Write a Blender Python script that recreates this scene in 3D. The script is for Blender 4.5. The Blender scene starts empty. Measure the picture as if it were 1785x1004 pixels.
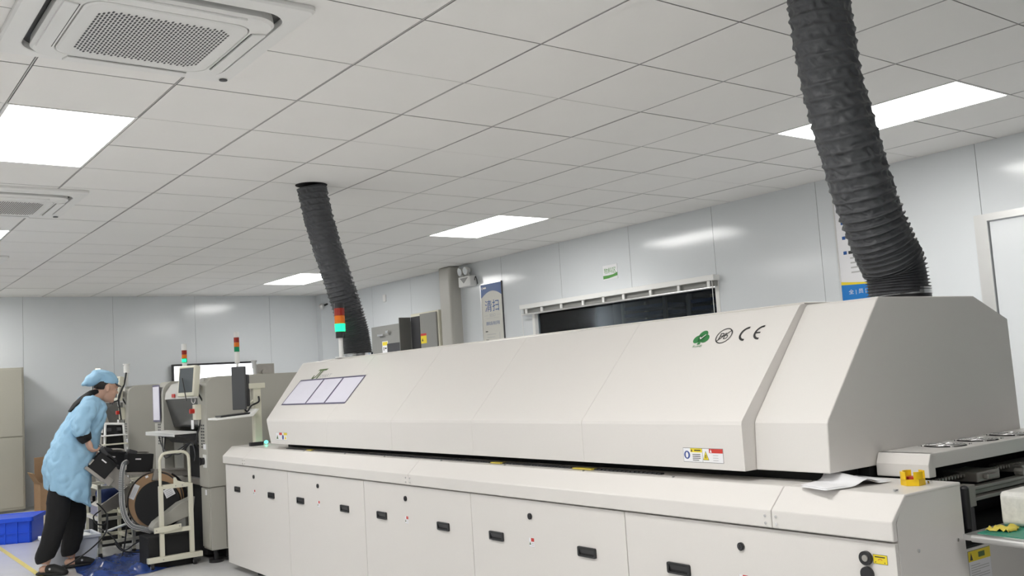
import bpy, bmesh, math, random
from math import sin, cos, pi, radians, sqrt, atan2
from mathutils import Vector, Matrix, noise

# ------------------------------------------------------------------ camera, world, exposure
SC = bpy.context.scene
COL = SC.collection
cam_d = bpy.data.cameras.new('camera')
cam_d.sensor_width = 36.0
cam_d.lens = 36.0 * 1645.49 / 1785.0
cam_d.clip_start = 0.05
cam = bpy.data.objects.new('camera', cam_d)
COL.objects.link(cam)
CR = ((0.79750607, -0.59998117, -0.06329824), (0.00507009, 0.11157948, -0.99374258), (0.60328962, 0.79219481, 0.09202727))
cam.matrix_world = Matrix(((CR[0][0], -CR[1][0], -CR[2][0], -1.98125), (CR[0][1], -CR[1][1], -CR[2][1], -3.06887),
                           (CR[0][2], -CR[1][2], -CR[2][2], 1.29039), (0, 0, 0, 1)))
SC.camera = cam
SC.view_settings.view_transform = 'Standard'
SC.view_settings.look = 'None'
SC.view_settings.gamma = 1.0
SC.view_settings.use_curve_mapping = False
SC.view_settings.exposure = 0.97
wd = bpy.data.worlds.new('world')
SC.world = wd
wd.use_nodes = True
wd.node_tree.nodes['Background'].inputs[0].default_value = (0.9, 0.95, 1.0, 1)
wd.node_tree.nodes['Background'].inputs[1].default_value = 0.25
PANEL_POWER = 9.0        # emission of the ceiling light diffusers
H = 2.72                 # ceiling height

# ------------------------------------------------------------------ materials
MATS = {}
def mat(name, col, rough=0.5, metal=0.0, emit=0.0, noise_amt=0.0, noise_scale=40.0, bump=0.0, bump_scale=200.0,
        spec=0.5, coat=0.0, trans=0.0, rough_var=0.0):
    if name in MATS:
        return MATS[name]
    m = bpy.data.materials.new(name)
    m.use_nodes = True
    nt = m.node_tree
    b = nt.nodes['Principled BSDF']
    c = (col[0], col[1], col[2], 1)
    b.inputs['Base Color'].default_value = c
    b.inputs['Roughness'].default_value = rough
    b.inputs['Metallic'].default_value = metal
    b.inputs['Specular IOR Level'].default_value = spec
    b.inputs['Coat Weight'].default_value = coat
    b.inputs['Transmission Weight'].default_value = trans
    if emit:
        b.inputs['Emission Color'].default_value = c
        b.inputs['Emission Strength'].default_value = emit
    tc = nt.nodes.new('ShaderNodeTexCoord')
    if noise_amt or rough_var:
        n = nt.nodes.new('ShaderNodeTexNoise')
        n.inputs['Scale'].default_value = noise_scale
        n.inputs['Detail'].default_value = 6
        nt.links.new(tc.outputs['Object'], n.inputs['Vector'])
        if noise_amt:
            mx = nt.nodes.new('ShaderNodeMix')
            mx.data_type = 'RGBA'
            mx.inputs[6].default_value = tuple(max(0, v * (1 - noise_amt)) for v in col) + (1,)
            mx.inputs[7].default_value = tuple(min(1, v * (1 + noise_amt)) for v in col) + (1,)
            nt.links.new(n.outputs['Fac'], mx.inputs[0])
            nt.links.new(mx.outputs[2], b.inputs['Base Color'])
        if rough_var:
            mr = nt.nodes.new('ShaderNodeMapRange')
            mr.inputs['To Min'].default_value = max(0, rough - rough_var)
            mr.inputs['To Max'].default_value = rough + rough_var
            nt.links.new(n.outputs['Fac'], mr.inputs['Value'])
            nt.links.new(mr.outputs['Result'], b.inputs['Roughness'])
    if bump:
        n2 = nt.nodes.new('ShaderNodeTexNoise')
        n2.inputs['Scale'].default_value = bump_scale
        n2.inputs['Detail'].default_value = 4
        nt.links.new(tc.outputs['Object'], n2.inputs['Vector'])
        bp = nt.nodes.new('ShaderNodeBump')
        bp.inputs['Strength'].default_value = bump
        bp.inputs['Distance'].default_value = 0.01
        nt.links.new(n2.outputs['Fac'], bp.inputs['Height'])
        nt.links.new(bp.outputs['Normal'], b.inputs['Normal'])
    MATS[name] = m
    return m

M_CEIL = mat('ceiling_tile', (0.86, 0.85, 0.825), 0.85, bump=0.05, bump_scale=90, noise_amt=0.02, noise_scale=3)
M_TEE = mat('ceiling_tee', (0.50, 0.49, 0.48), 0.5)
M_DARKGAP = mat('dark_gap', (0.03, 0.03, 0.03), 0.9)
M_WALL = mat('wall_panel', (0.74, 0.77, 0.79), 0.13, spec=0.45, noise_amt=0.012, noise_scale=1.5, bump=0.012, bump_scale=1.2)
M_SEAM = mat('panel_seam', (0.34, 0.35, 0.36), 0.5)
M_WALLD = mat('rear_wall_panel', (0.22, 0.225, 0.23), 0.5)  # wall panel darkened so the unseen wall bounces less light
M_PILLAR = mat('pillar_paint', (0.50, 0.49, 0.45), 0.35)
M_FLOOR = mat('epoxy_floor', (0.66, 0.66, 0.66), 0.22, noise_amt=0.05, noise_scale=5, bump=0.02, bump_scale=3)
M_LIGHT = mat('light_diffuser', (1.0, 0.985, 0.96), 0.5, emit=PANEL_POWER)
M_ALU = mat('brushed_aluminium', (0.72, 0.72, 0.71), 0.30, 0.85)
M_CHROME = mat('chrome', (0.85, 0.85, 0.85), 0.12, 1.0)
M_OVEN = mat('oven_paint', (0.735, 0.71, 0.68), 0.34, noise_amt=0.018, noise_scale=260, bump=0.05, bump_scale=420)
M_OVEN2 = mat('oven_side_paint', (0.79, 0.765, 0.73), 0.42, noise_amt=0.018, noise_scale=260, bump=0.05, bump_scale=420)
M_BLACK = mat('black_plastic', (0.018, 0.018, 0.02), 0.35)
M_BLACKM = mat('matt_black', (0.012, 0.012, 0.013), 0.8)
M_DARK = mat('dark_grey_metal', (0.06, 0.06, 0.065), 0.45, 0.3)
M_RUBBER = mat('rubber', (0.02, 0.02, 0.02), 0.7)
M_WHITE = mat('white_plastic', (0.82, 0.82, 0.80), 0.4)
M_PAPER = mat('paper', (0.84, 0.84, 0.86), 0.7)
M_DOC = mat('lavender_paper', (0.80, 0.79, 0.90), 0.25, noise_amt=0.015, noise_scale=8)
M_VIOLET = mat('violet_frame', (0.10, 0.09, 0.17), 0.4)
M_GREEN = mat('logo_green', (0.03, 0.22, 0.06), 0.4)
M_OLIVE = mat('logo_olive_green', (0.07, 0.13, 0.03), 0.4)
M_GREYTXT = mat('grey_print', (0.50, 0.50, 0.50), 0.5)
M_INK = mat('black_ink', (0.03, 0.03, 0.03), 0.5)
M_YEL = mat('sticker_yellow', (0.85, 0.68, 0.03), 0.4)
M_RED = mat('sticker_red', (0.60, 0.05, 0.04), 0.4)
M_BLUE = mat('sticker_blue', (0.05, 0.09, 0.30), 0.4)
M_GUARD = mat('yellow_plastic', (0.85, 0.55, 0.01), 0.35)
M_BUTTON = mat('red_button', (0.5, 0.03, 0.02), 0.35)
M_DUCT = mat('duct_fabric', (0.060, 0.063, 0.069), 0.46, spec=0.5, bump=0.35, bump_scale=45)
M_MGREY = mat('machine_grey', (0.43, 0.42, 0.375), 0.45, noise_amt=0.02, noise_scale=150)
M_MLIGHT = mat('machine_light_grey', (0.56, 0.55, 0.52), 0.4)
M_MDARK = mat('machine_smoked_cover', (0.022, 0.023, 0.026), 0.22)
M_CREAM = mat('cream_steel', (0.72, 0.70, 0.58), 0.35)
M_STEEL = mat('worn_steel', (0.42, 0.40, 0.37), 0.35, 0.6, noise_amt=0.1, noise_scale=30)
M_SCREEN = mat('dim_screen', (0.10, 0.115, 0.125), 0.2)
M_BROWN = mat('cardboard', (0.38, 0.24, 0.135), 0.75, noise_amt=0.08, noise_scale=20)
M_BLUEBOX = mat('blue_crate_plastic', (0.01, 0.085, 0.75), 0.4)
M_BIN = mat('translucent_white_plastic', (0.72, 0.75, 0.82), 0.4)
M_COAT = mat('light_blue_coat', (0.34, 0.58, 0.79), 0.75, noise_amt=0.05, noise_scale=25)
M_PANTS = mat('black_trousers', (0.009, 0.009, 0.010), 0.9)
M_SKIN = mat('skin', (0.63, 0.39, 0.29), 0.5, noise_amt=0.05, noise_scale=30)
M_HAIR = mat('black_hair', (0.02, 0.016, 0.014), 0.6)
M_TARP = mat('blue_plastic_sheet', (0.03, 0.07, 0.27), 0.25, noise_amt=0.95, noise_scale=14)
M_BELT = mat('green_belt', (0.03, 0.25, 0.17), 0.45)
M_TAPE = mat('yellow_tape', (0.75, 0.62, 0.10), 0.4)
M_LOCK = mat('locker_beige', (0.47, 0.455, 0.385), 0.4)
M_GBOX = mat('grey_enclosure', (0.26, 0.26, 0.245), 0.4)
M_STR = mat('tower_red', (0.30, 0.02, 0.01), 0.25)
M_STO = mat('tower_amber', (0.75, 0.18, 0.01), 0.25)
M_STG = mat('tower_green', (0.0, 0.25, 0.10), 0.25)
M_STGON = mat('tower_green_lit', (0.01, 0.75, 0.24), 0.25, emit=1.1)
M_STYON = mat('tower_yellow_lit', (1.0, 0.86, 0.45), 0.25, emit=2.2)
M_BRIGHT = mat('lit_display', (0.93, 0.94, 1.0), 0.3, emit=0.85)
M_LEDG = mat('led_green', (0.05, 0.9, 0.5), 0.3, emit=3.0)
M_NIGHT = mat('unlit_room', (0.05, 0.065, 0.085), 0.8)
M_RACK = mat('rack_blue', (0.03, 0.07, 0.17), 0.5)
M_PBLUE = mat('poster_blue', (0.015, 0.09, 0.32), 0.35)
M_PBLUE2 = mat('poster_bright_blue', (0.01, 0.20, 0.60), 0.35)
M_PBG = mat('poster_cream', (0.70, 0.69, 0.63), 0.35)
M_SIGNG = mat('sign_green', (0.10, 0.32, 0.07), 0.4)
def glass_mat():
    m = bpy.data.materials.new('window_glass')
    m.use_nodes = True
    nt = m.node_tree
    nt.nodes.clear()
    o = nt.nodes.new('ShaderNodeOutputMaterial')
    mx = nt.nodes.new('ShaderNodeMixShader')
    t = nt.nodes.new('ShaderNodeBsdfTransparent')
    t.inputs[0].default_value = (0.75, 0.8, 0.85, 1)
    g = nt.nodes.new('ShaderNodeBsdfGlossy')
    g.inputs['Roughness'].default_value = 0.04
    f = nt.nodes.new('ShaderNodeFresnel')
    f.inputs[0].default_value = 1.35
    nt.links.new(f.outputs[0], mx.inputs[0])
    nt.links.new(t.outputs[0], mx.inputs[1])
    nt.links.new(g.outputs[0], mx.inputs[2])
    nt.links.new(mx.outputs[0], o.inputs[0])
    return m
M_GLASS = glass_mat()

# ------------------------------------------------------------------ mesh builder
def rotz(a): return Matrix.Rotation(a, 3, 'Z')
def rotx(a): return Matrix.Rotation(a, 3, 'X')
def roty(a): return Matrix.Rotation(a, 3, 'Y')
TXT = {}
def text_mesh(body):
    if body not in TXT:
        c = bpy.data.curves.new('lettering', 'FONT')
        c.body = body
        c.resolution_u = 3
        o = bpy.data.objects.new('lettering', c)
        COL.objects.link(o)
        bpy.context.view_layer.update()
        me = bpy.data.meshes.new_from_object(o.evaluated_get(bpy.context.evaluated_depsgraph_get()))
        vs = [tuple(v.co) for v in me.vertices]
        fs = [tuple(p.vertices) for p in me.polygons]
        bpy.data.objects.remove(o)
        bpy.data.curves.remove(c)
        bpy.data.meshes.remove(me)
        TXT[body] = (vs, fs)
    return TXT[body]

class MB:
    def __init__(self):
        self.v = []; self.f = []; self.m = []; self.s = []; self.mats = []
    def mi(self, m):
        if m not in self.mats:
            self.mats.append(m)
        return self.mats.index(m)
    def add(self, vs, fs, m=None, smooth=False):
        k = len(self.v); i = self.mi(m)
        self.v += [tuple(v) for v in vs]
        for f in fs:
            self.f.append(tuple(k + a for a in f)); self.m.append(i); self.s.append(smooth)
        return self
    def box(self, x0, x1, y0, y1, z0, z1, m=None):
        if x0 > x1: x0, x1 = x1, x0
        if y0 > y1: y0, y1 = y1, y0
        if z0 > z1: z0, z1 = z1, z0
        vs = [(x, y, z) for z in (z0, z1) for y in (y0, y1) for x in (x0, x1)]
        return self.add(vs, [(0, 2, 3, 1), (4, 5, 7, 6), (0, 1, 5, 4), (2, 6, 7, 3), (0, 4, 6, 2), (1, 3, 7, 5)], m)
    def obox(self, c, size, R, m=None):
        vs = []
        for z in (-.5, .5):
            for y in (-.5, .5):
                for x in (-.5, .5):
                    vs.append(Vector(c) + R @ Vector((x * size[0], y * size[1], z * size[2])))
        return self.add(vs, [(0, 2, 3, 1), (4, 5, 7, 6), (0, 1, 5, 4), (2, 6, 7, 3), (0, 4, 6, 2), (1, 3, 7, 5)], m)
    def prism(self, prof, a0, a1, axis='y', m=None):
        # prof: list of 2-D points; axis y -> (x,z), x -> (y,z), z -> (x,y)
        n = len(prof); vs = []
        for a in (a0, a1):
            for p in prof:
                vs.append((p[0], a, p[1]) if axis == 'y' else (a, p[0], p[1]) if axis == 'x' else (p[0], p[1], a))
        fs = [tuple(range(n)), tuple(range(2 * n - 1, n - 1, -1))]
        for i in range(n):
            j = (i + 1) % n
            fs.append((i, n + i, n + j, j))
        return self.add(vs, fs, m)
    def cyl(self, p0, p1, r0, r1=None, n=16, m=None, caps=True, smooth=True):
        if r1 is None: r1 = r0
        p0 = Vector(p0); p1 = Vector(p1); d = (p1 - p0).normalized()
        a = Vector((0, 0, 1)) if abs(d.z) < .9 else Vector((1, 0, 0))
        e1 = d.cross(a).normalized(); e2 = d.cross(e1)
        vs = []
        for p, r in ((p0, r0), (p1, r1)):
            for i in range(n):
                t = 2 * pi * i / n
                vs.append(p + e1 * (r * cos(t)) + e2 * (r * sin(t)))
        self.add(vs, [(i, (i + 1) % n, n + (i + 1) % n, n + i) for i in range(n)], m, smooth)
        if caps:
            self.add(vs[:n], [tuple(range(n - 1, -1, -1))], m)
            self.add(vs[n:], [tuple(range(n))], m)
        return self
    def tube(self, pts, r, n=10, m=None, closed=False, caps=True):
        pts = [Vector(p) for p in pts]; N = len(pts)
        rs = r if isinstance(r, (list, tuple)) else [r] * N
        e1 = None; vs = []
        for i, p in enumerate(pts):
            if closed:
                d = (pts[(i + 1) % N] - pts[i - 1]).normalized()
            else:
                d = (pts[min(i + 1, N - 1)] - pts[max(i - 1, 0)]).normalized()
            if e1 is None:
                a = Vector((0, 0, 1)) if abs(d.z) < .9 else Vector((1, 0, 0))
                e1 = d.cross(a).normalized()
            else:
                e1 = (e1 - d * e1.dot(d)).normalized()
            e2 = d.cross(e1)
            for k in range(n):
                t = 2 * pi * k / n
                vs.append(p + e1 * (rs[i] * cos(t)) + e2 * (rs[i] * sin(t)))
        fs = []
        for i in range(N if closed else N - 1):
            j = (i + 1) % N
            for k in range(n):
                l = (k + 1) % n
                fs.append((i * n + k, i * n + l, j * n + l, j * n + k))
        if not closed and caps:
            fs.append(tuple(range(n - 1, -1, -1))); fs.append(tuple((N - 1) * n + k for k in range(n)))
        return self.add(vs, fs, m, True)
    def rings(self, rings, m=None, caps=True, smooth=True, closed=False):
        n = len(rings[0]); vs = [p for r in rings for p in r]; fs = []
        N = len(rings)
        for i in range(N if closed else N - 1):
            j = (i + 1) % N
            for k in range(n):
                l = (k + 1) % n
                fs.append((i * n + k, i * n + l, j * n + l, j * n + k))
        if caps and not closed:
            fs.append(tuple(range(n - 1, -1, -1))); fs.append(tuple((N - 1) * n + k for k in range(n)))
        return self.add(vs, fs, m, smooth)
    def ellip(self, c, rad, R=None, m=None, nu=16, nv=10):
        R = R or Matrix.Identity(3); rg = []
        for j in range(nv + 1):
            ph = -pi / 2 + pi * j / nv
            ph = max(-pi / 2 + .02, min(pi / 2 - .02, ph))
            rg.append([Vector(c) + R @ Vector((rad[0] * cos(ph) * cos(2 * pi * i / nu), rad[1] * cos(ph) * sin(2 * pi * i / nu), rad[2] * sin(ph))) for i in range(nu)])
        return self.rings(rg, m)
    def torus(self, c, R0, r, nrm=(0, 0, 1), n=32, k=8, m=None):
        d = Vector(nrm).normalized(); a = Vector((0, 0, 1)) if abs(d.z) < .9 else Vector((1, 0, 0))
        e1 = d.cross(a).normalized(); e2 = d.cross(e1)
        return self.tube([Vector(c) + e1 * (R0 * cos(2 * pi * i / n)) + e2 * (R0 * sin(2 * pi * i / n)) for i in range(n)], r, k, m, closed=True)
    # flat artwork on a plane; F = (origin, ex, ey)
    def art(self, F, pts, m, lift=0.0006):
        o, ex, ey = (Vector(a) for a in F); nn = ex.cross(ey).normalized()
        return self.add([o + ex * p[0] + ey * p[1] + nn * lift for p in pts], [tuple(range(len(pts)))], m)
    def arect(self, F, x0, y0, x1, y1, m, lift=0.0006):
        return self.art(F, [(x0, y0), (x1, y0), (x1, y1), (x0, y1)], m, lift)
    def adisc(self, F, x, y, r, m, lift=0.0006, n=24, ry=None, a0=0, a1=2 * pi):
        return self.art(F, [(x + r * cos(a0 + (a1 - a0) * i / n), y + (ry or r) * sin(a0 + (a1 - a0) * i / n)) for i in range(n)], m, lift)
    def aring(self, F, x, y, r, w, m, lift=0.0006, a0=0, a1=2 * pi, n=32, sx=1.0):
        o, ex, ey = (Vector(a) for a in F); nn = ex.cross(ey).normalized()
        vs = []
        for i in range(n + 1):
            t = a0 + (a1 - a0) * i / n
            for q in (r - w / 2, r + w / 2):
                vs.append(o + ex * (x + q * cos(t) * sx) + ey * (y + q * sin(t)) + nn * lift)
        return self.add(vs, [(2 * i, 2 * i + 1, 2 * i + 3, 2 * i + 2) for i in range(n)], m)
    def atext(self, F, body, x, y, h, m, lift=0.0008, sx=1.0, center=False, shear=0.0, width=None):
        vs, fs = text_mesh(body)
        if not vs: return self
        xs = [v[0] for v in vs]; ys = [v[1] for v in vs]
        x0, x1, y0, y1 = min(xs), max(xs), min(ys), max(ys)
        k = h / (y1 - y0); kx = k * sx
        if width: kx = width / (x1 - x0)
        ox = x - (kx * (x1 - x0) / 2 if center else 0)
        o, ex, ey = (Vector(a) for a in F); nn = ex.cross(ey).normalized()
        return self.add([o + ex * (ox + (v[0] - x0) * kx + shear * (v[1] - y0) * k) + ey * (y + (v[1] - y0) * k) + nn * lift for v in vs], fs, m)

# ------------------------------------------------------------------ objects
MROT = -0.0309
MORG = Vector((0.40487, -1.58336, 0.0))     # near front foot of the oven line
MMAT = Matrix.Rotation(MROT, 3, 'Z')
BASE = {}
def mesh_from(name, mb, off, m):
    me = bpy.data.meshes.new(name)
    me.from_pydata([(v[0] - off[0], v[1] - off[1], v[2] - off[2]) for v in mb.v], [], mb.f)
    if mb.mats:
        for q in mb.mats: me.materials.append(q or m)
    else:
        me.materials.append(m)
    me.polygons.foreach_set('material_index', mb.m)
    me.polygons.foreach_set('use_smooth', mb.s)
    me.update()
    return me
def recalc(me):
    b = bmesh.new(); b.from_mesh(me)
    bmesh.ops.recalc_face_normals(b, faces=b.faces)
    b.to_mesh(me); b.free()
def bevel(o, w, seg=2):
    k = o.modifiers.new('bevel', 'BEVEL'); k.width = w; k.segments = seg
    k.limit_method = 'ANGLE'; k.angle_limit = radians(40)
    k.harden_normals = False
def tag(o, label=None, cat=None, group=None, kind=None):
    if label: o['label'] = label
    if cat: o['category'] = cat
    if group: o['group'] = group
    if kind: o['kind'] = kind
    return o
def place(o, base, frame):
    if frame == 'm':
        o.location = MORG + MMAT @ Vector(base); o.rotation_euler = (0, 0, MROT)
    else:
        o.location = base
    BASE[o.name] = tuple(base)
def thing(name, label, cat, base=(0, 0, 0), frame='w', group=None):
    o = bpy.data.objects.new(name, None); o.empty_display_size = 0.1
    COL.objects.link(o); place(o, base, frame)
    return tag(o, label, cat, group)
def part(name, mb, m, parent, bev=0, label=None, fix=True, kind=None):
    off = BASE[parent.name]
    me = mesh_from(name, mb, off, m)
    if fix: recalc(me)
    o = bpy.data.objects.new(name, me); COL.objects.link(o); o.parent = parent
    BASE[o.name] = off
    if bev: bevel(o, bev)
    if label: o['label'] = label
    if kind: o['kind'] = kind
    return o
def top(name, mb, m, label, cat, base=(0, 0, 0), frame='w', group=None, bev=0, kind=None, fix=True):
    me = mesh_from(name, mb, base, m)
    if fix: recalc(me)
    o = bpy.data.objects.new(name, me); COL.objects.link(o); place(o, base, frame)
    if bev: bevel(o, bev)
    return tag(o, label, cat, group, kind)
def struct(name, mb, m, label=None, fix=True):
    me = mesh_from(name, mb, (0, 0, 0), m)
    if fix: recalc(me)
    o = bpy.data.objects.new(name, me); COL.objects.link(o); BASE[o.name] = (0, 0, 0)
    o['kind'] = 'structure'
    if label: o['label'] = label
    return o
def kids(o): return [c for c in bpy.data.objects if c.parent == o]
def dup(o, parent=None):
    c = o.copy(); COL.objects.link(c); c.parent = parent; BASE[c.name] = BASE[o.name]
    for ch in kids(o): dup(ch, c)
    return c
def rrect(x0, x1, y0, y1, r, n=6):
    pts = []
    for cx, cy, a in ((x1 - r, y1 - r, 0), (x0 + r, y1 - r, pi / 2), (x0 + r, y0 + r, pi), (x1 - r, y0 + r, 3 * pi / 2)):
        for i in range(n + 1):
            t = a + pi / 2 * i / n
            pts.append((cx + r * cos(t), cy + r * sin(t)))
    return pts
def catmull(pts, n=8):
    pts = [Vector(p) for p in pts]; out = []
    for i in range(len(pts) - 1):
        p0 = pts[max(i - 1, 0)]; p1 = pts[i]; p2 = pts[i + 1]; p3 = pts[min(i + 2, len(pts) - 1)]
        for k in range(n):
            t = k / n
            out.append(0.5 * ((2 * p1) + (p2 - p0) * t + (2 * p0 - 5 * p1 + 4 * p2 - p3) * t * t + (3 * p1 - p0 - 3 * p2 + p3) * t ** 3))
    out.append(pts[-1]); return out
random.seed(4)

# ------------------------------------------------------------------ room
XW, YN, YB, XL = 4.76, -6.0, 10.6, -7.2
def wall_x(y): return 4.685 + 0.0115 * min(y, 6.9) if y < 6.9 else 4.765
# floor
b = MB(); b.box(XL, XW + .2, YN, YB + .3, -.1, 0)
struct('floor', b, M_FLOOR)
# lights: (x0, y0) near-left corner of each 0.6 x 1.2 panel
LIGHTS = [(3.0, -.6), (3.0, 3.6), (3.0, 7.8), (-1.2, 1.8), (-1.2, 5.4), (-1.2, 9.0), (-1.2, -1.8), (-3.0, -1.2), (-4.8, 2.4), (-4.8, 6.0), (-1.2, -4.8)]  # panels out of view are added to brighten oven and walls
ACS = [(-1.372, .075), (-1.35, 3.66), (-1.33, 6.85)]
occ = set()
for (x, y) in LIGHTS:
    i0 = round(x / .6); j0 = round(y / .6)
    occ.add((i0, j0)); occ.add((i0, j0 + 1))
b = MB()
TG, TR = .0065, .0035
i = -12
while i * .6 < XW:
    for j in range(-10, 18):
        if (i, j) in occ: continue
        x0, x1, y0, y1 = i * .6 + TG, (i + 1) * .6 - TG, j * .6 + TR, (j + 1) * .6 - TR
        x1 = min(x1, XW + .1)
        z = H + random.uniform(-.0008, .0008)
        b.add([(x0, y0, z), (x1, y0, z), (x1, y1, z), (x0, y1, z)], [(0, 1, 2, 3)], M_CEIL)
        b.add([(x0, y0, z), (x1, y0, z), (x1, y1, z), (x0, y1, z), (x0, y0, H + .012), (x1, y0, H + .012), (x1, y1, H + .012), (x0, y1, H + .012)],
              [(0, 4, 5, 1), (1, 5, 6, 2), (2, 6, 7, 3), (3, 7, 4, 0)], M_TEE)
    b.box(i * .6 - .0028, i * .6 + .0028, YN, YB, H + .001, H + .01, M_TEE)
    i += 1
b.box(XL, XW + .2, YN, YB + .3, H + .012, H + .06, M_DARKGAP)
struct('ceiling', b, M_CEIL)
for k, (x, y) in enumerate(LIGHTS):
    if (x, y) == (3.0, -.6): lab = 'bright rectangular ceiling light partly hidden behind the nearer black duct'
    elif (x, y) == (3.0, 3.6): lab = 'bright rectangular ceiling light above the window and wall poster, between the two ducts'
    elif (x, y) == (3.0, 7.8): lab = 'bright rectangular ceiling light partly hidden behind the farther black duct'
    elif (x, y) == (-1.2, 1.8): lab = 'large bright ceiling light at left between two air conditioner cassettes'
    elif (x, y) == (-1.2, 5.4): lab = 'ceiling light cut by the left frame edge between second and third air conditioner'
    else: lab = {(-1.2, 9.0): 'added ceiling light, unseen beyond the left frame edge, above the beige locker', (-1.2, -1.8): 'added unseen ceiling light above the near end of the oven front',
                 (-3.0, -1.2): 'added unseen ceiling light above and left of the photographer', (-4.8, 2.4): 'added unseen ceiling light far left of the oven middle',
                 (-4.8, 6.0): 'added unseen ceiling light far left of the person', (-1.2, -4.8): 'added unseen ceiling light behind the photographer'}[(x, y)]
    t = thing('ceiling_light', lab, 'ceiling light', (x + .3, y + .6, H), 'w', 'recessed light panels in the ceiling')
    q = MB(); g = .014
    q.box(x, x + .6, y, y + g, H - .002, H + .01); q.box(x, x + .6, y + 1.2 - g, y + 1.2, H - .002, H + .01)
    q.box(x, x + g, y + g, y + 1.2 - g, H - .002, H + .01); q.box(x + .6 - g, x + .6, y + g, y + 1.2 - g, H - .002, H + .01)
    part('light_frame', q, M_WHITE, t)
    q = MB(); q.box(x + g, x + .6 - g, y + g, y + 1.2 - g, H + .001, H + .008)
    part('diffuser', q, M_LIGHT, t)

# back wall (slightly off square like the photographed one)
def back_y(x): return 10.655 - .052 * x
b = MB()
xs = [-7.2] + [.373 + 1.11 * k for k in range(-6, 4)] + [4.95]
for a, c in zip(xs[:-1], xs[1:]):
    g = .0016
    b.add([(a + g, back_y(a), 0), (c - g, back_y(c), 0), (c - g, back_y(c), H + .02), (a + g, back_y(a), H + .02),
           (a + g, back_y(a) + .01, 0), (c - g, back_y(c) + .01, 0), (c - g, back_y(c) + .01, H + .02), (a + g, back_y(a) + .01, H + .02)],
          [(0, 1, 2, 3), (0, 3, 7, 4), (1, 5, 6, 2)], M_WALL)
b.add([(XL, back_y(XL) + .01, 0), (4.95, back_y(4.95) + .01, 0), (4.95, back_y(4.95) + .01, H + .02), (XL, back_y(XL) + .01, H + .02)], [(0, 1, 2, 3)], M_SEAM)
struct('wall_back', b, M_WALL, fix=False)
# right wall: panels with seams, a window hole and a door opening
WY0, WY1, WZ0, WZ1 = 2.66, 5.33, 1.0, 1.99
DY0, DY1, DZ = -.835, .165, 2.16
b = MB()
seams = [-6.0, -4.9, -3.8, -2.7, -1.6, .165, 1.504, 2.633, 3.744, 4.855, 5.963, 7.0, 8.1, 9.2, 10.5]
def wpan(y0, y1, z0, z1):
    g = .0016
    xa, xb = wall_x(y0), wall_x(y1)
    b.add([(xa, y0 + g, z0), (xa, y0 + g, z1), (xb, y1 - g, z1), (xb, y1 - g, z0)], [(0, 1, 2, 3)], M_WALL)
    b.add([(xa, y0 + g, z0), (xa, y0 + g, z1), (xa + .01, y0 + g, z1), (xa + .01, y0 + g, z0)], [(0, 1, 2, 3)], M_SEAM)
    b.add([(xb, y1 - g, z0), (xb, y1 - g, z1), (xb + .01, y1 - g, z1), (xb + .01, y1 - g, z0)], [(0, 1, 2, 3)], M_SEAM)
for a, c in zip(seams[:-1], seams[1:]):
    if a == -1.6:
        wpan(-1.6, DY0, 0, H + .02); wpan(DY0, DY1, DZ, H + .02)
    elif a == 2.633:
        wpan(a, c, WZ1, H + .02); wpan(a, c, 0, WZ0); wpan(a, WY0, WZ0, WZ1)
    elif a == 3.744:
        wpan(a, c, WZ1, H + .02); wpan(a, c, 0, WZ0)
    elif a == 4.855:
        wpan(a, c, WZ1, H + .02); wpan(a, c, 0, WZ0); wpan(WY1, c, WZ0, WZ1)
    else:
        wpan(a, c, 0, H + .02)
for y0, y1, z0, z1 in ((YN, DY0, 0, H), (DY0, DY1, DZ, H), (DY1, WY0, 0, H), (WY0, WY1, 0, WZ0), (WY0, WY1, WZ1, H), (WY1, 7.0, 0, H), (7.0, YB, 0, H)):
    xa, xb = wall_x(y0) + .008, wall_x(y1) + .008
    b.add([(xa, y0, z0), (xa, y0, z1), (xb, y1, z1), (xb, y1, z0)], [(0, 1, 2, 3)], M_SEAM)
struct('wall_right', b, M_WALL, fix=False)
b = MB(); b.box(XL - .1, XL, YN, YB + .3, 0, H + .06); struct('wall_left', b, M_WALL)
b = MB(); b.box(XL, XW + .1, YN - .1, YN, 0, H + .06); struct('wall_front', b, M_WALLD)
# pillar and corner duct
b = MB(); b.box(4.60, 4.80, 6.87, 7.13, 0, H); o = struct('trim_1', b, M_PILLAR); bevel(o, .03, 3)
b = MB(); b.box(4.45, 4.78, back_y(4.6) - .16, back_y(4.6) + .02, 0, H); o = struct('trim_2', b, M_WALL)
# window
xw = wall_x(4.0)
b = MB(); f = .045
b.box(xw - .02, xw + .06, WY0 - f, WY0, WZ0 - f, WZ1 + f); b.box(xw - .02, xw + .06, WY1, WY1 + f, WZ0 - f, WZ1 + f)
b.box(xw - .02, xw + .06, WY0, WY1, WZ0 - f, WZ0); b.box(xw - .02, xw + .06, WY0, WY1, WZ1, WZ1 + f)
win = struct('window_1', b, M_WHITE)
b = MB(); b.box(xw + .03, xw + .036, WY0, WY1, WZ0, WZ1); part('glass_pane', b, M_GLASS, win)
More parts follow.
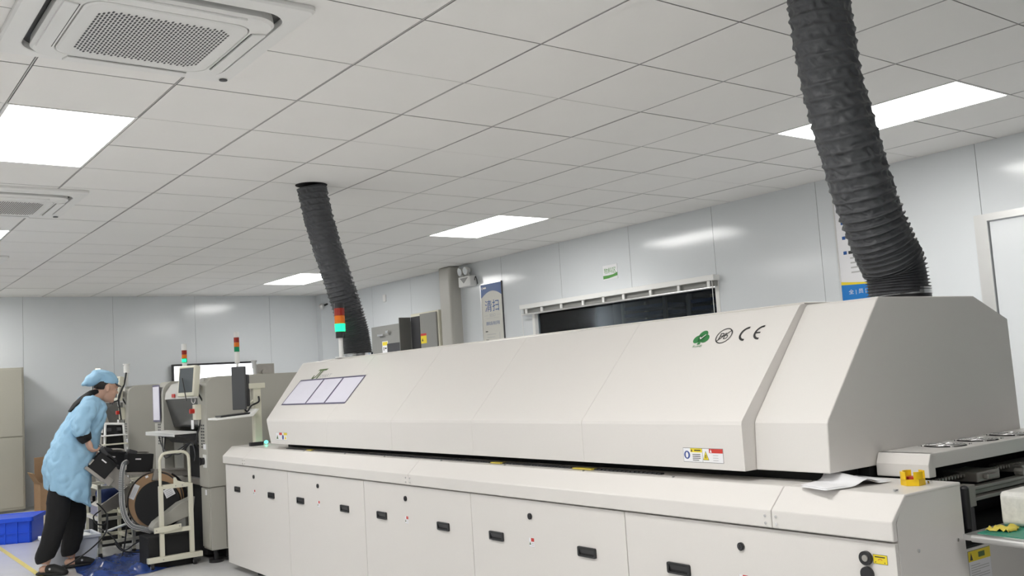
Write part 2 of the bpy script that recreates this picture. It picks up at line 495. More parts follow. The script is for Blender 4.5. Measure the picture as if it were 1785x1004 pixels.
# unlit room beyond the window
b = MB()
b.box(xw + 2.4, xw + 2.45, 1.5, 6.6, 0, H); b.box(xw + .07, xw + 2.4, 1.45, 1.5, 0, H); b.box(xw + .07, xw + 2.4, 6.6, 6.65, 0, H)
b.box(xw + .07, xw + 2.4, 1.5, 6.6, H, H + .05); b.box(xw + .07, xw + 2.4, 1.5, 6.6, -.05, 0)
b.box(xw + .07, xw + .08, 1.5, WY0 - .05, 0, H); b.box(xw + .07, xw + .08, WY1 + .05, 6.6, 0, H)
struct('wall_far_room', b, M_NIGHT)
for k, (yy, wdt, xx) in enumerate(((4.95, .7, 1.35), (3.95, .8, 1.5), (3.05, .55, 1.3))):
    lab = ('blue storage rack behind the left end of the dark window', 'wide blue storage rack behind the middle of the dark window', 'blue storage rack behind the right half of the dark window')[k]
    t = thing('storage_rack', lab, 'shelf', (xw + xx, yy, 0), 'w', 'racks in the dark room behind the window')
    q = MB()
    for sy in (-wdt / 2, wdt / 2):
        for sx in (0, .4):
            q.box(xw + xx + sx - .02, xw + xx + sx + .02, yy + sy - .02, yy + sy + .02, 0, 2.1)
    part('upright_frame', q, M_GBOX, t)
    q = MB()
    for z in [.2 + .085 * a for a in range(22)]:
        q.box(xw + xx, xw + xx + .4, yy - wdt / 2 + .02, yy + wdt / 2 - .02, z, z + .04)
    part('shelf', q, M_RACK, t, kind='stuff')
# roller blind cassette over the window
t = thing('roller_blind', 'long white aluminium blind housing with rail above the dark window', 'blind', (xw - .05, 4.06, 1.98), 'w')
q = MB(); q.box(xw - .10, xw - .004, 2.60, 5.50, 2.035, 2.085); part('headrail', q, M_WHITE, t, .004)
for yy in (2.68, 3.05, 3.42, 3.80, 4.10, 4.42, 4.78, 5.12, 5.40):
    q = MB(); q.box(xw - .085, xw - .07, yy - .015, yy + .015, 1.965, 2.036); part('bracket', q, M_WHITE, t)
q = MB(); q.box(xw - .055, xw - .03, 2.62, 5.48, 1.985, 2.036); part('blind_fabric', q, M_GBOX, t, label='grey rolled fabric')
q = MB(); q.cyl((xw - .08, 2.60, 1.972), (xw - .08, 5.48, 1.972), .011); part('bottom_rail', q, M_ALU, t)
for yy in (5.47, 2.63):
    q = MB(); q.cyl((xw - .09, yy, .95), (xw - .09, yy, 2.04), .003, n=6); part('pull_cord', q, M_WHITE, t)
# door
xd = wall_x(-.3)
b = MB()
b.box(xd - .03, xd + .05, DY1 - .045, DY1 + .045, 0, DZ - .005); b.box(xd - .03, xd + .05, DY0 - .045, DY0 + .045, 0, DZ - .005)
b.box(xd - .03, xd + .05, DY0 - .045, DY1 + .045, DZ - .005, DZ + .045)
door = struct('door_1', b, M_ALU)
b = MB(); b.box(xd - .006, xd + .03, DY0 + .05, DY1 - .052, .01, DZ - .012); part('door_leaf', b, M_WALL, door)
b = MB(); b.box(xd - .05, xd - .006, DY0 + .10, DY0 + .13, .95, 1.08); part('door_handle', b, M_CHROME, door, .004)
# air conditioners
def make_ac(x, y):
    t = thing('air_conditioner', 'large white ceiling air conditioner cassette nearest the camera, top left', 'air conditioner', (x + .475, y + .475, H), 'w', 'cassette air conditioners in the ceiling')
    x1, y1 = x + .95, y + .95; cx, cy = x + .475, y + .475
    def loop(h, r, z, n=8): return [(p[0], p[1], z) for p in rrect(cx - h, cx + h, cy - h, cy + h, r, n)]
    q = MB()
    q.rings([loop(.475, .03, H - .001), loop(.475, .03, H - .016), loop(.466, .03, H - .024), loop(.405, .11, H - .030), loop(.400, .105, H - .028), loop(.400, .105, H + .0)], None, caps=False, smooth=False)
    part('outer_panel', q, M_WHITE, t)
    q = MB(); q.rings([loop(.402, .105, H - .0015), loop(.402, .105, H - .0005)], smooth=False); part('outlet_gap_shade', q, M_BLACK, t)  # black sheet stands for the shade inside the outlet gap
    q = MB()
    q.rings([loop(.372, .10, H - .004), loop(.376, .10, H - .040), loop(.366, .095, H - .050), loop(.30, .075, H - .054), loop(.298, .075, H - .050), loop(.298, .075, H - .02)], smooth=False)
    part('centre_frame', q, M_WHITE, t)
    q = MB()
    q.rings([loop(.294, .072, H - .02), loop(.294, .072, H - .054), loop(.286, .068, H - .058)], smooth=False)
    g = part('intake_grille', q, M_WHITE, t)
    q = MB()
    F = ((cx, cy, H - .058), (1, 0, 0), (0, -1, 0))
    n = 37
    for a in range(-n // 2, n // 2 + 1):
        for c in range(-10, 11):
            px = a * .0130; py = c * .0262 + (.0131 if a % 2 else 0)
            if abs(px) > .238 or abs(py) > .232: continue
            dx = max(0, abs(px) - .170); dy = max(0, abs(py) - .170)
            if dx * dx + dy * dy > .068 ** 2: continue
            q.art(F, [(px - .0038, py - .0085), (px, py - .0108), (px + .0038, py - .0085), (px + .0038, py + .0085), (px, py + .0108), (px - .0038, py + .0085)], M_DARK, .0006)
    part('grille_slot', q, M_DARK, g, kind='stuff')
    for k in range(4):
        R = rotz(k * pi / 2)
        def P(u, v, z): 
            w_ = R @ Vector((u, v, 0)); return (cx + w_.x, cy + w_.y, z)
        q = MB()
        a = [P(-.235, .312, H - .052), P(.235, .312, H - .052), P(.245, .362, H - .0505), P(-.245, .362, H - .0505)]
        c = [(p[0], p[1], p[2] - .008) for p in a]
        q.add(a + c, [(0, 1, 2, 3), (4, 7, 6, 5), (0, 4, 5, 1), (1, 5, 6, 2), (2, 6, 7, 3), (3, 7, 4, 0)])
        part('louvre_flap', q, M_WHITE, t, .002)
        q = MB()
        a = [P(-.235, .307, H - .0545), P(.235, .307, H - .0545), P(.235, .3105, H - .0545), P(-.235, .3105, H - .0545)]
        q.add(a, [(0, 1, 2, 3)]); part('flap_gap', q, M_DARKGAP, t, fix=False)
    q = MB(); q.cyl((cx + .435, cy + .415, H - .0285), (cx + .435, cy + .415, H - .0315), .018, n=20); part('remote_sensor', q, M_DARK, t)
    return t
ac = make_ac(*ACS[0])
for k, (x, y) in enumerate(ACS[1:]):
    c = dup(ac); c.location = (x + .475, y + .475, H)
    c['label'] = ('second white ceiling air conditioner, cut by the left edge below the large light', 'farthest ceiling air conditioner, only one corner showing at the left edge')[k]

# posters and wall fittings
def wallF(y, z, lift=.012):
    x = wall_x(y)
    return ((x - lift, y, z), (0, -1, 0), (0, 0, 1))
# poster 1
t = thing('wall_poster', 'tall blue and cream wall poster headed 清扫 beside the emergency light', 'poster', (wall_x(6.2) - .006, 6.2, 1.47), 'w')
y0, y1, z0, z1 = 6.40, 5.975, 1.47, 2.42
F = ((wall_x(6.2) - .0115, y0, z0), (0, -1, 0), (0, 0, 1)); W_, H_ = y0 - y1, z1 - z0
q = MB(); q.box(wall_x(6.2) - .011, wall_x(6.2) - .001, y1, y0, z0, z1, M_PBG)
part('poster_board', q, M_PBG, t)
q = MB(); q.box(wall_x(6.2) - .016, wall_x(6.2), y1 - .014, y1, z0 - .01, z1 + .01, M_DARK); q.box(wall_x(6.2) - .016, wall_x(6.2), y0, y0 + .01, z0 - .01, z1 + .01, M_ALU)
q.box(wall_x(6.2) - .016, wall_x(6.2), y1, y0, z1, z1 + .012, M_ALU)
part('poster_frame', q, M_DARK, t)
q = MB()
n = 18; arc = [(W_ * i / n, H_ - .09 - .10 * (1 - sin(pi * i / n * .62 + .55)) * 1.6) for i in range(n + 1)]
q.art(F, [(0, H_)] + arc + [(W_, H_)], M_PBLUE, .0004)
arc = [(W_ * i / n, .125 + .10 * ((i / n - .35) ** 2) * 2.6) for i in range(n + 1)]
q.art(F, [(0, 0), (W_, 0)] + arc[::-1], M_PBLUE2, .0004)
q.atext(F, '清扫', W_ / 2, H_ - .34, .14, M_PBLUE, center=True)
q.atext(F, 'SEISO', W_ / 2, H_ - .405, .036, M_GREYTXT, center=True)
q.arect(F, .04, H_ - .388, .12, H_ - .385, M_GREYTXT); q.arect(F, W_ - .12, H_ - .388, W_ - .04, H_ - .385, M_GREYTXT)
q.arect(F, .08, H_ - .422, W_ - .08, H_ - .4195, M_GREYTXT)
q.atext(F, '清除垃圾 美化环境', W_ / 2, H_ - .505, .045, M_PBLUE, center=True, width=.28)
for k, (dx, dz, w) in enumerate(((.05, .585, .05), (.08, .62, .18), (.08, .655, .16), (.05, .69, .06), (.08, .725, .17), (.08, .745, .05), (.05, .785, .08), (.08, .81, .26), (.08, .83, .24), (.08, .85, .2))):
    q.arect(F, dx, H_ - dz, dx + w, H_ - dz + (.012 if dx < .06 else .006), M_INK if dx < .06 else M_GREYTXT)
q.art(F, [(.33, H_ - .76), (.37, H_ - .76), (.36, H_ - .71), (.345, H_ - .70)], M_OLIVE); q.arect(F, .338, H_ - .70, .345, H_ - .60, M_GREYTXT)
q.arect(F, .25, H_ - .785, .28, H_ - .775, M_INK); q.arect(F, .30, H_ - .785, .325, H_ - .775, M_INK)
q.atext(F, '全员参与  ▲  持续改善', W_ / 2, .035, .05, M_WHITE, center=True, width=.33)
q.arect(F, .05, H_ - .055, .11, H_ - .035, M_WHITE, .0008); q.aring(F, .028, H_ - .045, .012, .005, M_WHITE, .0008)
part('poster_print', q, M_PBLUE, t, fix=False)
# poster 2 behind the near duct
t = thing('wall_poster', 'white poster with bright blue foot band, half hidden by the nearer duct', 'poster', (wall_x(1.1) - .006, 1.1, 1.70), 'w')
y0, y1, z0, z1 = 1.335, .85, 1.60, 2.62
F = wallF(1.1, z0, .012); F = ((F[0][0], y0, z0), F[1], F[2]); W_, H_ = y0 - y1, z1 - z0
q = MB(); q.box(wall_x(1.1) - .011, wall_x(1.1), y1, y0, z0, z1, M_PAPER); part('poster_board', q, M_PAPER, t)
q = MB(); q.box(wall_x(1.1) - .016, wall_x(1.1), y0, y0 + .012, z0 - .01, z1 + .01, M_ALU); part('poster_frame', q, M_ALU, t)
q = MB()
arc = [(W_ * i / n, .235 + .03 * (1 - i / n) ** 2) for i in range(n + 1)]
q.art(F, [(0, .13), (W_, .13)] + arc[::-1], M_YEL, .0003)
arc = [(W_ * i / n, .225 + .015 * (1 - i / n) ** 2) for i in range(n + 1)]
q.art(F, [(0, 0), (W_, 0)] + arc[::-1], M_PBLUE2, .0005)
q.atext(F, '全 | 员 | 行 | 动', .06, .155, .042, M_WHITE, width=.30)
for k in range(3):
    zz = .52 + .10 * (2 - k) - (.14 if k == 2 else 0) * 0
    q.arect(F, .045, zz - .02 * k, .075, zz + .026 - .02 * k, M_PBLUE); q.arect(F, .09, zz - .02 * k, .20, zz + .024 - .02 * k, M_INK)
for k in range(4):
    q.arect(F, .10, .44 - .038 * k, .24, .452 - .038 * k, M_GREYTXT)
part('poster_print', q, M_PBLUE2, t, fix=False)
# 物料区 sign
t = thing('area_sign', 'small white and green wall sign reading 物料区 above the window', 'sign', (wall_x(4.04) - .005, 4.04, 2.29), 'w')
q = MB(); q.box(wall_x(4.04) - .006, wall_x(4.04), 3.94, 4.155, 2.215, 2.365, M_PAPER); part('sign_board', q, M_PAPER, t)
F = ((wall_x(4.04) - .0062, 4.155, 2.215), (0, -1, 0), (0, 0, 1)); q = MB()
q.art(F, [(0, .01), (.08, .012), (.215, .03), (.215, .065), (.15, .048), (.08, .043), (0, .045)], M_SIGNG)
q.atext(F, '物料区', .1075, .062, .06, M_SIGNG, center=True, width=.18)
part('sign_print', q, M_SIGNG, t, fix=False)
# emergency light with two lamps
t = thing('emergency_light', 'twin-lamp emergency light box high on wall beside the pillar', 'emergency light', (wall_x(6.6) - .05, 6.62, 2.43), 'w')
xx = wall_x(6.6)
q = MB(); q.box(xx - .10, xx - .003, 6.50, 6.76, 2.43, 2.56); part('housing', q, M_WHITE, t, .008)
q = MB(); q.art(((xx - .101, 6.74, 2.44), (0, -1, 0), (0, 0, 1)), [(.02, .10), (.10, .03), (.20, .10)], M_GBOX); part('front_mark', q, M_GBOX, t, fix=False)
for yy in (6.575, 6.70):
    q = MB(); q.cyl((xx - .05, yy, 2.555), (xx - .06, yy + .02, 2.60), .012); q.cyl((xx - .035, yy + .02, 2.635), (xx - .10, yy + .025, 2.625), .03, .055, n=24)
    part('lamp_head', q, M_WHITE, t)
    q = MB(); q.cyl((xx - .098, yy + .025, 2.6253), (xx - .102, yy + .0253, 2.6247), .047, n=24); part('lamp_lens', q, M_CHROME, t)
q = MB(); q.tube(catmull([(xx - .03, 6.50, 2.50), (xx - .04, 6.465, 2.54), (xx - .03, 6.45, 2.49), (xx - .01, 6.47, 2.45)]), .005, 6); part('power_cord', q, M_BLACK, t)
# small white wall plate
q = MB(); q.box(4.75, 4.765, 8.78, 8.86, 2.46, 2.56); top('wall_plate', q, M_WHITE, 'small white plate on the wall above the grey electrical boxes', 'wall plate', (4.757, 8.82, 2.46), bev=.003)
# exit/camera thing by the back corner
t = thing('dome_camera', 'small round camera on an arm in the far corner behind the farther duct', 'camera', (4.45, 10.2, 2.53), 'w')
q = MB(); q.ellip((4.44, 10.22, 2.53), (.045, .045, .05)); part('camera_head', q, M_ALU, t)
q = MB(); q.cyl((4.44, 10.22, 2.53), (4.56, 10.26, 2.57), .015); part('camera_arm', q, M_BLACK, t)
# grey electrical boxes
t = thing('electrical_cabinet', 'wide grey electrical cabinet with handle and dark inset on far wall', 'electrical cabinet', (4.68, 8.4, 1.2), 'w')
q = MB(); q.box(4.60, 4.758, 7.86, 8.97, 1.2, 2.10); part('cabinet_body', q, M_GBOX, t, .004)
q = MB(); q.box(4.594, 4.60, 7.99, 8.80, 1.25, 2.0); part('cabinet_door', q, M_GBOX, t, .003)
q = MB(); q.box(4.590, 4.594, 8.10, 8.52, 1.25, 1.84); part('door_inset', q, M_DARK, t)
q = MB(); q.box(4.55, 4.594, 8.56, 8.72, 1.955, 1.985); q.box(4.54, 4.594, 8.40, 8.47, 1.985, 2.02); part('door_latch', q, M_CHROME, t, .004)
q = MB(); F = ((4.5935, 8.66, 1.72), (0, -1, 0), (0, 0, 1)); q.arect(F, 0, 0, .16, .16, M_PAPER); q.arect(F, .01, .10, .15, .15, M_YEL, .0012); q.arect(F, .03, .03, .05, .08, M_INK, .0012); q.arect(F, .07, .05, .12, .07, M_INK, .0012)
part('label_plate', q, M_PAPER, t, fix=False)
t = thing('electrical_cabinet', 'taller grey cabinet with open door and yellow warning label beside the pillar', 'electrical cabinet', (4.68, 7.45, 1.2), 'w')
q = MB(); q.box(4.58, 4.758, 7.14, 7.83, 1.2, 2.19); part('cabinet_body', q, M_CREAM, t, .004)
q = MB(); q.box(4.56, 4.58, 7.17, 7.57, 1.2, 2.17); part('cabinet_door', q, M_GBOX, t, .003)
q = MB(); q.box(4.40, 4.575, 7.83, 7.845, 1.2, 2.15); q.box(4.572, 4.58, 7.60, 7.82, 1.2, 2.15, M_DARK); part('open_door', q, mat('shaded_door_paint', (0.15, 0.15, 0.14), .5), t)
q = MB(); F = ((4.5585, 7.56, 1.78), (0, -1, 0), (0, 0, 1)); q.arect(F, 0, 0, .14, .13, M_YEL); q.arect(F, 0, .10, .14, .13, M_RED, .0012); q.art(F, [(.02, .03), (.06, .03), (.04, .07)], M_INK, .0012)
part('warning_label', q, M_YEL, t, fix=False)
# locker, cartons, crate, floor tape
t = thing('steel_locker', 'tall beige steel locker against the far wall at the left edge', 'locker', (-.2, 10.35, 0), 'w')
q = MB(); q.box(-.64, .285, 10.12, 10.56, .03, 1.78); part('locker_body', q, M_LOCK, t, .004)
q = MB(); q.box(-.62, .262, 10.105, 10.12, .93, 1.76); part('locker_door', q, M_LOCK, t, .003)
q = MB(); q.box(-.62, .262, 10.105, 10.12, .06, .915); part('locker_door', q, M_LOCK, t, .003)
q = MB(); q.box(-.62, .27, 10.14, 10.55, 0, .03); part('plinth', q, M_GBOX, t)
t = thing('cardboard_box', 'open brown cardboard box on floor between locker and person', 'box', (.45, 9.8, 0), 'w')
q = MB()
q.box(.36, .80, 9.62, 9.63, 0, .36); q.box(.36, .80, 10.0, 10.01, 0, .36); q.box(.36, .37, 9.63, 10.0, 0, .36); q.box(.79, .80, 9.63, 10.0, 0, .36); q.box(.37, .79, 9.63, 10.0, .0, .01)
part('carton', q, M_BROWN, t)
q = MB(); q.obox((.325, 9.8, .41), (.008, .36, .16), roty(-.5)); part('flap', q, M_BROWN, t)
q = MB(); q.obox((.58, 10.015, .44), (.42, .008, .42), rotx(-.05)); part('flap', q, M_BROWN, t)
q = MB(); q.cyl((.42, 9.6, .02), (.47, 9.55, .62), .006, n=6); top('power_lead', MB().tube(catmull([(.56, 9.45, .36), (.50, 9.42, .2), (.52, 9.4, .06), (.60, 9.35, .01)]), .008, 6), M_WHITE, 'thin white lead hanging in front of the cardboard box', 'cable', (.56, 9.4, 0))
t = thing('plastic_crate', 'blue ribbed plastic crate on the floor at left', 'crate', (-.35, 7.3, 0), 'w')
q = MB(); R = rotz(-.42)
cxr, cyr = -.40, 7.42
def cb(x0, x1, y0, y1, z0, z1):
    q.obox(Vector((cxr, cyr, 0)) + R @ Vector(((x0 + x1) / 2, (y0 + y1) / 2, (z0 + z1) / 2)), (x1 - x0, y1 - y0, z1 - z0), R)
cb(-.33, .33, -.22, .22, 0, .01); cb(-.33, .33, -.22, -.21, 0, .22); cb(-.33, .33, .21, .22, 0, .22); cb(-.33, -.32, -.22, .22, 0, .22); cb(.32, .33, -.22, .22, 0, .22)
part('crate_shell', q, M_BLUEBOX, t)
q = MB(); cb(-.35, .35, -.24, -.22, .20, .24); cb(-.35, .35, .22, .24, .20, .24); cb(-.35, -.33, -.24, .24, .20, .24); cb(.33, .35, -.24, .24, .20, .24)
part('crate_rim', q, M_BLUEBOX, t, .004)
q = MB()
for k in range(7): cb(-.33 + .105 * k, -.318 + .105 * k, -.232, -.219, .0, .2)
cb(-.33, .33, -.23, -.219, .09, .10)
part('crate_rib', q, M_BLUEBOX, t)
q = MB(); cb(-.33, .33, -.22, .22, .225, .235); part('crate_lid', q, M_BLUEBOX, t)
b = MB(); b.add([(-.525, 4.4, .002), (-.485, 4.4, .002), (-.445, 8.2, .002), (-.485, 8.2, .002)], [(0, 1, 2, 3)])
mt = mat('floor_line_tape', (0.72, 0.60, 0.16), 0.4, noise_amt=0.15, noise_scale=12)
top('floor_marking_tape', b, mt, 'yellow marking tape line on the grey floor at lower left', 'floor tape', (-.5, 6.3, 0), fix=False)

# ------------------------------------------------------------------ reflow oven (machine frame: x = depth, y = along the line, z)
oven = thing('reflow_oven', 'long off-white reflow oven with sloping hood and green JT mark', 'oven', (0, 0, 0), 'm')
LEN = 5.54
q = MB()
q.prism([(.012, .70), (.012, .82), (.060, .888), (.343, .888), (.343, .70)], .0, .60); q.box(.012, 1.30, .0, LEN, .05, .700); q.prism([(.012, .70), (.012, .82), (.060, .888), (1.30, .888), (1.30, .70)], .60, LEN)
part('base_body', q, M_OVEN, oven)
q = MB(); q.box(.345, 1.28, .30, .60, .702, .93, M_BLACKM); q.box(.344, 1.295, .004, .30, .7005, .706, M_BLACKM); q.box(1.27, 1.295, .004, .30, .706, .92, M_BLACKM); q.box(.20, 1.22, .34, 4.80, .886, .96, M_BLACKM)  # black boxes put the shade into the bay and hood gap
part('interior_shade', q, M_BLACKM, oven, label='black lining for the shade seen in the gap below the hood')
q = MB()
q.prism([(-.015, .775), (-.015, .829), (.057, .894), (.343, .896), (.343, .886), (.062, .886), (.006, .824), (.006, .775)], -.004, .408)
q.prism([(-.015, .775), (-.015, .829), (.057, .894), (.343, .896), (.343, .886), (.062, .886), (.006, .824), (.006, .775)], .410, 2.70)
q.prism([(-.015, .775), (-.015, .829), (.057, .894), (.343, .896), (.343, .886), (.062, .886), (.006, .824), (.006, .775)], 2.7015, 5.10)
q.prism([(-.015, .775), (-.015, .829), (.057, .894), (.343, .896), (.343, .886), (.062, .886), (.006, .824), (.006, .775)], 5.1015, LEN + .02)
part('top_cover', q, M_OVEN, oven, .004)
q = MB()
for u in (.41, 2.701, 5.10):
    for du in (-.021, .021):
        for z in (.789, .811): q.cyl((-.015, u + du, z), (-.019, u + du, z), .0042, n=10)
part('cover_bolts', q, M_CHROME, oven)
q = MB()
for (w, u) in ((.284, .057), (.086, .041)): q.cyl((w, u, .895), (w, u, .903), .008, n=12)
for u in (.9, 1.4, 1.95, 2.5, 3.1, 3.6, 4.2): q.cyl((.066, u, .893), (.066, u, .898), .006, n=10)
for (w, z) in ((.30, .735), (.10, .735)): q.cyl((w, 0, z), (w, -.004, z), .005, n=10)
part('cover_bolts', q, M_CHROME, oven)
q = MB()   # perforated strip and yellow bits in the gap
for k in range(150): q.box(.100, .118, 1.0 + k * .024, 1.0 + k * .024 + .016, .8955, .9005)
part('grating_strip', q, M_DARK, oven)
for (a, c) in ((2.02, 2.10), (1.38, 1.50), (4.15, 4.22)):
    q = MB(); q.box(.088, .12, a, c, .8965, .901); part('yellow_mark', q, M_TAPE, oven)
# access panels
US = [0, 1.099, 2.146, 3.235, 4.329, LEN]
HANDLES = [(.25, .837), (1.328, 1.947), (2.398, 3.029), (3.487, 4.126), (4.622, 5.287)]
LOCKS = [.55, 1.689, 2.76, 3.852, 4.944]
for k in range(5):
    q = MB(); q.box(-.002, .012, US[k] + .002, US[k + 1] - .002, .05, .768)
    p = part('access_panel', q, M_OVEN, oven, .0015)
    for u in HANDLES[k]:
        q = MB()
        outer = rrect(u - .054, u + .054, .578, .616, .006, 4); inner = rrect(u - .044, u + .044, .585, .610, .004, 4)
        q.rings([[(-.002, a, c) for a, c in outer], [(-.009, a, c) for a, c in outer], [(-.009, a, c) for a, c in inner], [(-.0035, a, c) for a, c in inner]], caps=False, smooth=False)
        h = part('recessed_handle', q, M_BLACK, p)
        q = MB(); q.art(((-.0032, u + .044, .585), (0, -1, 0), (0, 0, 1)), [(0, 0), (.088, 0), (.088, .025), (0, .025)], M_BLACKM)
        q.add([(-.0035, u + .043, .590), (-.0035, u - .043, .590), (-.0085, u - .043, .6085), (-.0085, u + .043, .6085)], [(0, 1, 2, 3)], M_BLACK)
        part('pull_flap', q, M_BLACK, h, fix=False)
    q = MB(); q.cyl((-.002, LOCKS[k], .703), (-.008, LOCKS[k], .703), .013, n=24); l = part('panel_lock', q, M_BLACK, p)
    q = MB(); q.cyl((-.008, LOCKS[k], .703), (-.0095, LOCKS[k], .703), .009, n=20); q.box(-.0105, -.0092, LOCKS[k] - .0015, LOCKS[k] + .0015, .697, .709, M_BLACKM)
    part('lock_slot', q, M_DARK, l)
    u = LOCKS[k]; F = ((-.002, u + .019, .578), (0, -1, 0), (0, 0, 1)); q = MB()
    q.arect(F, 0, 0, .036, .036, M_PAPER, .0004); q.arect(F, .015, .022, .036, .036, M_RED, .0008)
    q.art(F, [(.002, .008), (.014, .008), (.008, .022)], M_OLIVE, .0008); q.arect(F, .019, .013, .032, .015, M_GREYTXT, .0008); q.arect(F, .019, .006, .032, .008, M_GREYTXT, .0008)
    q.arect(F, -.0006, -.0006, .0366, .0004, M_GREYTXT, .0006); q.arect(F, -.0006, 0, .0004, .036, M_GREYTXT, .0006)
    part('warning_sticker', q, M_PAPER, p, fix=False)
# knobs at the near end
for z in (.721, .678):
    q = MB(); q.cyl((-.002, .094, z), (-.012, .094, z), .0195, n=28); k_ = part('round_port', q, M_BLACK, oven)
    if z > .7:
        q = MB(); q.cyl((-.012, .092, z + .001), (-.016, .092, z + .001), .009, n=20); part('port_button', q, M_STEEL, k_)
F = ((-.002, .074, .708), (0, -1, 0), (0, 0, 1)); q = MB()
q.arect(F, 0, 0, .045, .026, M_INK, .0004); q.arect(F, .001, .001, .044, .025, M_YEL, .0007); q.arect(F, .006, .018, .038, .021, M_INK, .001)
q.aring(F, .022, .006, .008, .0016, M_RED, .001, pi * .2, pi * .8); q.arect(F, .005, .004, .009, .006, M_INK, .001); q.arect(F, .034, .004, .038, .006, M_INK, .001)
part('warning_sticker', q, M_YEL, oven, fix=False, label='small yellow sticker beside the round ports')
# hood
PM = [(.076, .929), (.076, 1.080), (.0785, 1.092), (.085, 1.100), (.428, 1.468), (.436, 1.475), (.447, 1.478), (1.09, 1.478), (1.32, 1.39), (1.32, .929)]
HU = [.576, 1.406, 2.222, 3.028, 3.867, 4.80]
for k in range(5):
    q = MB()
    if k < 4:
        q.prism(PM, HU[k] + .0006, HU[k + 1] - .0006)
    else:       # far module: its end leans outward towards the top
        e = [4.80 + (z - .929) * .45 for w, z in PM]
        vs = [(w, HU[k] + .0006, z) for w, z in PM] + [(w, e[i], z) for i, (w, z) in enumerate(PM)]
        n = len(PM)
        q.add(vs, [tuple(range(n)), tuple(range(2 * n - 1, n - 1, -1))] + [(i, n + i, n + (i + 1) % n, (i + 1) % n) for i in range(n)])
    part('hood_section', q, M_OVEN, oven, .0012)
q = MB(); q.box(.46, 1.08, .577, 4.75, 1.478, 1.485)
part('hood_top_plate', q, M_OVEN, oven, .004)
PE = [(.130, .929), (.139, 1.082), (.145, 1.094), (.460, 1.466), (.472, 1.474), (1.064, 1.474), (1.290, 1.386), (1.297, .973), (1.297, .929)]
q = MB(); q.prism(PE, .288, .576)
part('hood_end_module', q, M_OVEN, oven, .004)
# hood artwork
sl = sqrt(.343 ** 2 + .368 ** 2)
EY = (.343 / sl, 0, .368 / sl)
def SF(u, s, lift=0): # frame on the hood slope; s measured from the lower crease
    return ((.0785 + EY[0] * s * 1.0 - .0005, u, 1.0925 + EY[2] * s + .0004), (0, -1, 0), EY)
F = SF(4.640, .358); q = MB()
q.art(F, [(.0, .0), (.035, -.004), (.062, .012), (.080, .055), (.080, .07), (.14, .07), (.15, .084), (.03, .084), (.022, .070), (.062, .070), (.062, .05), (.05, .022), (.032, .010), (.02, .012), (.022, .03), (.006, .03)], M_OLIVE, .001)
q.art(F, [(.082, -.002), (.105, -.002), (.112, .070), (.160, .070), (.172, .084), (.075, .084), (.070, .070), (.094, .070)], M_OLIVE, .0012)
part('logo_letters', q, M_OLIVE, oven, fix=False, label='green JT lettering on the hood')
q = MB(); q.atext(F, 'SMART', .115, .004, .03, M_GREYTXT, width=.19, shear=0)
part('logo_subtitle', q, M_GREYTXT, oven, fix=False, label='faint grey lettering beside JT')
# RoHS tree, Pb-free mark and CE mark
F = SF(.98, .372); q = MB()
for (x, y, r) in ((-.020, .024, .020), (.020, .024, .020), (0, .045, .022), (0, .026, .018)): q.adisc(F, x, y, r, M_GREEN, .001)
q.art(F, [(-.004, .012), (.004, .012), (.008, -.004), (-.008, -.004)], M_GREEN, .001)
q.art(F, [(-.012, .032), (-.003, .022), (.016, .044), (.013, .047), (-.003, .029), (-.009, .036)], M_WHITE, .0016)
q.atext(F, 'RoHS', 0, -.018, .011, M_GREEN, center=True, width=.046)
part('eco_mark', q, M_GREEN, oven, fix=False, label='green tree symbol with RoHS')
F = SF(.868, .372); q = MB()
q.aring(F, 0, .030, .036, .0045, M_INK, .001); q.atext(F, 'Pb', 0, .013, .032, M_INK, center=True, width=.042)
q.art(F, [(-.027, .006), (-.024, .003), (.028, .053), (.025, .056)], M_INK, .0014)
part('lead_free_mark', q, M_INK, oven, fix=False, label='crossed-out Pb in a circle')
F = SF(.757, .372); q = MB()
q.aring(F, .0, .030, .030, .009, M_INK, .001, pi * .5, pi * 1.5); q.aring(F, .068, .030, .030, .009, M_INK, .001, pi * .5, pi * 1.5); q.arect(F, .042, .0265, .062, .0335, M_INK, .001)
part('ce_mark', q, M_INK, oven, fix=False, label='black CE mark')
def caution(F, w, h):
    q = MB()
    q.arect(F, 0, 0, w, h, M_INK, .0004); q.arect(F, .0012, .0012, w * .487, h - .0012, M_PAPER, .0008); q.arect(F, w * .493, .0012, w - .0012, h - .0012, M_PAPER, .0008)
    q.adisc(F, w * .10, h * .5, h * .29, M_BLUE, .0012); q.adisc(F, w * .10, h * .5, h * .13, M_PAPER, .0016, ry=h * .2)
    q.arect(F, w * .19, h * .70, w * .485, h - .0014, M_YEL, .0012); q.art(F, [(w * .205, h * .74), (w * .245, h * .74), (w * .225, h * .95)], M_INK, .0016)
    q.arect(F, w * .29, h * .8, w * .45, h * .88, M_INK, .0016)
    for k in range(4): q.arect(F, w * .24, h * (.52 - .13 * k), w * (.44 if k != 3 else .4), h * (.57 - .13 * k), M_INK, .0014)
    q.art(F, [(w * .50, h * .18), (w * .65, h * .18), (w * .575, h * .82)], M_INK, .0012); q.art(F, [(w * .512, h * .21), (w * .638, h * .21), (w * .575, h * .76)], M_YEL, .0016)
    q.arect(F, w * .565, h * .3, w * .585, h * .55, M_INK, .002)
    q.arect(F, w * .66, h * .68, w - .0014, h - .0014, M_RED, .0012); q.art(F, [(w * .68, h * .72), (w * .73, h * .72), (w * .705, h * .94)], M_PAPER, .0016)
    for k in range(3): q.arect(F, w * .75, h * (.50 - .17 * k), w * .88, h * (.54 - .17 * k), M_GREYTXT, .0014)
    return q
part('warning_sticker', caution(((.076, .852, .951), (0, -1, 0), (0, 0, 1)), .186, .049), M_PAPER, oven, fix=False, label='long yellow, red and blue safety sticker at the hood front')
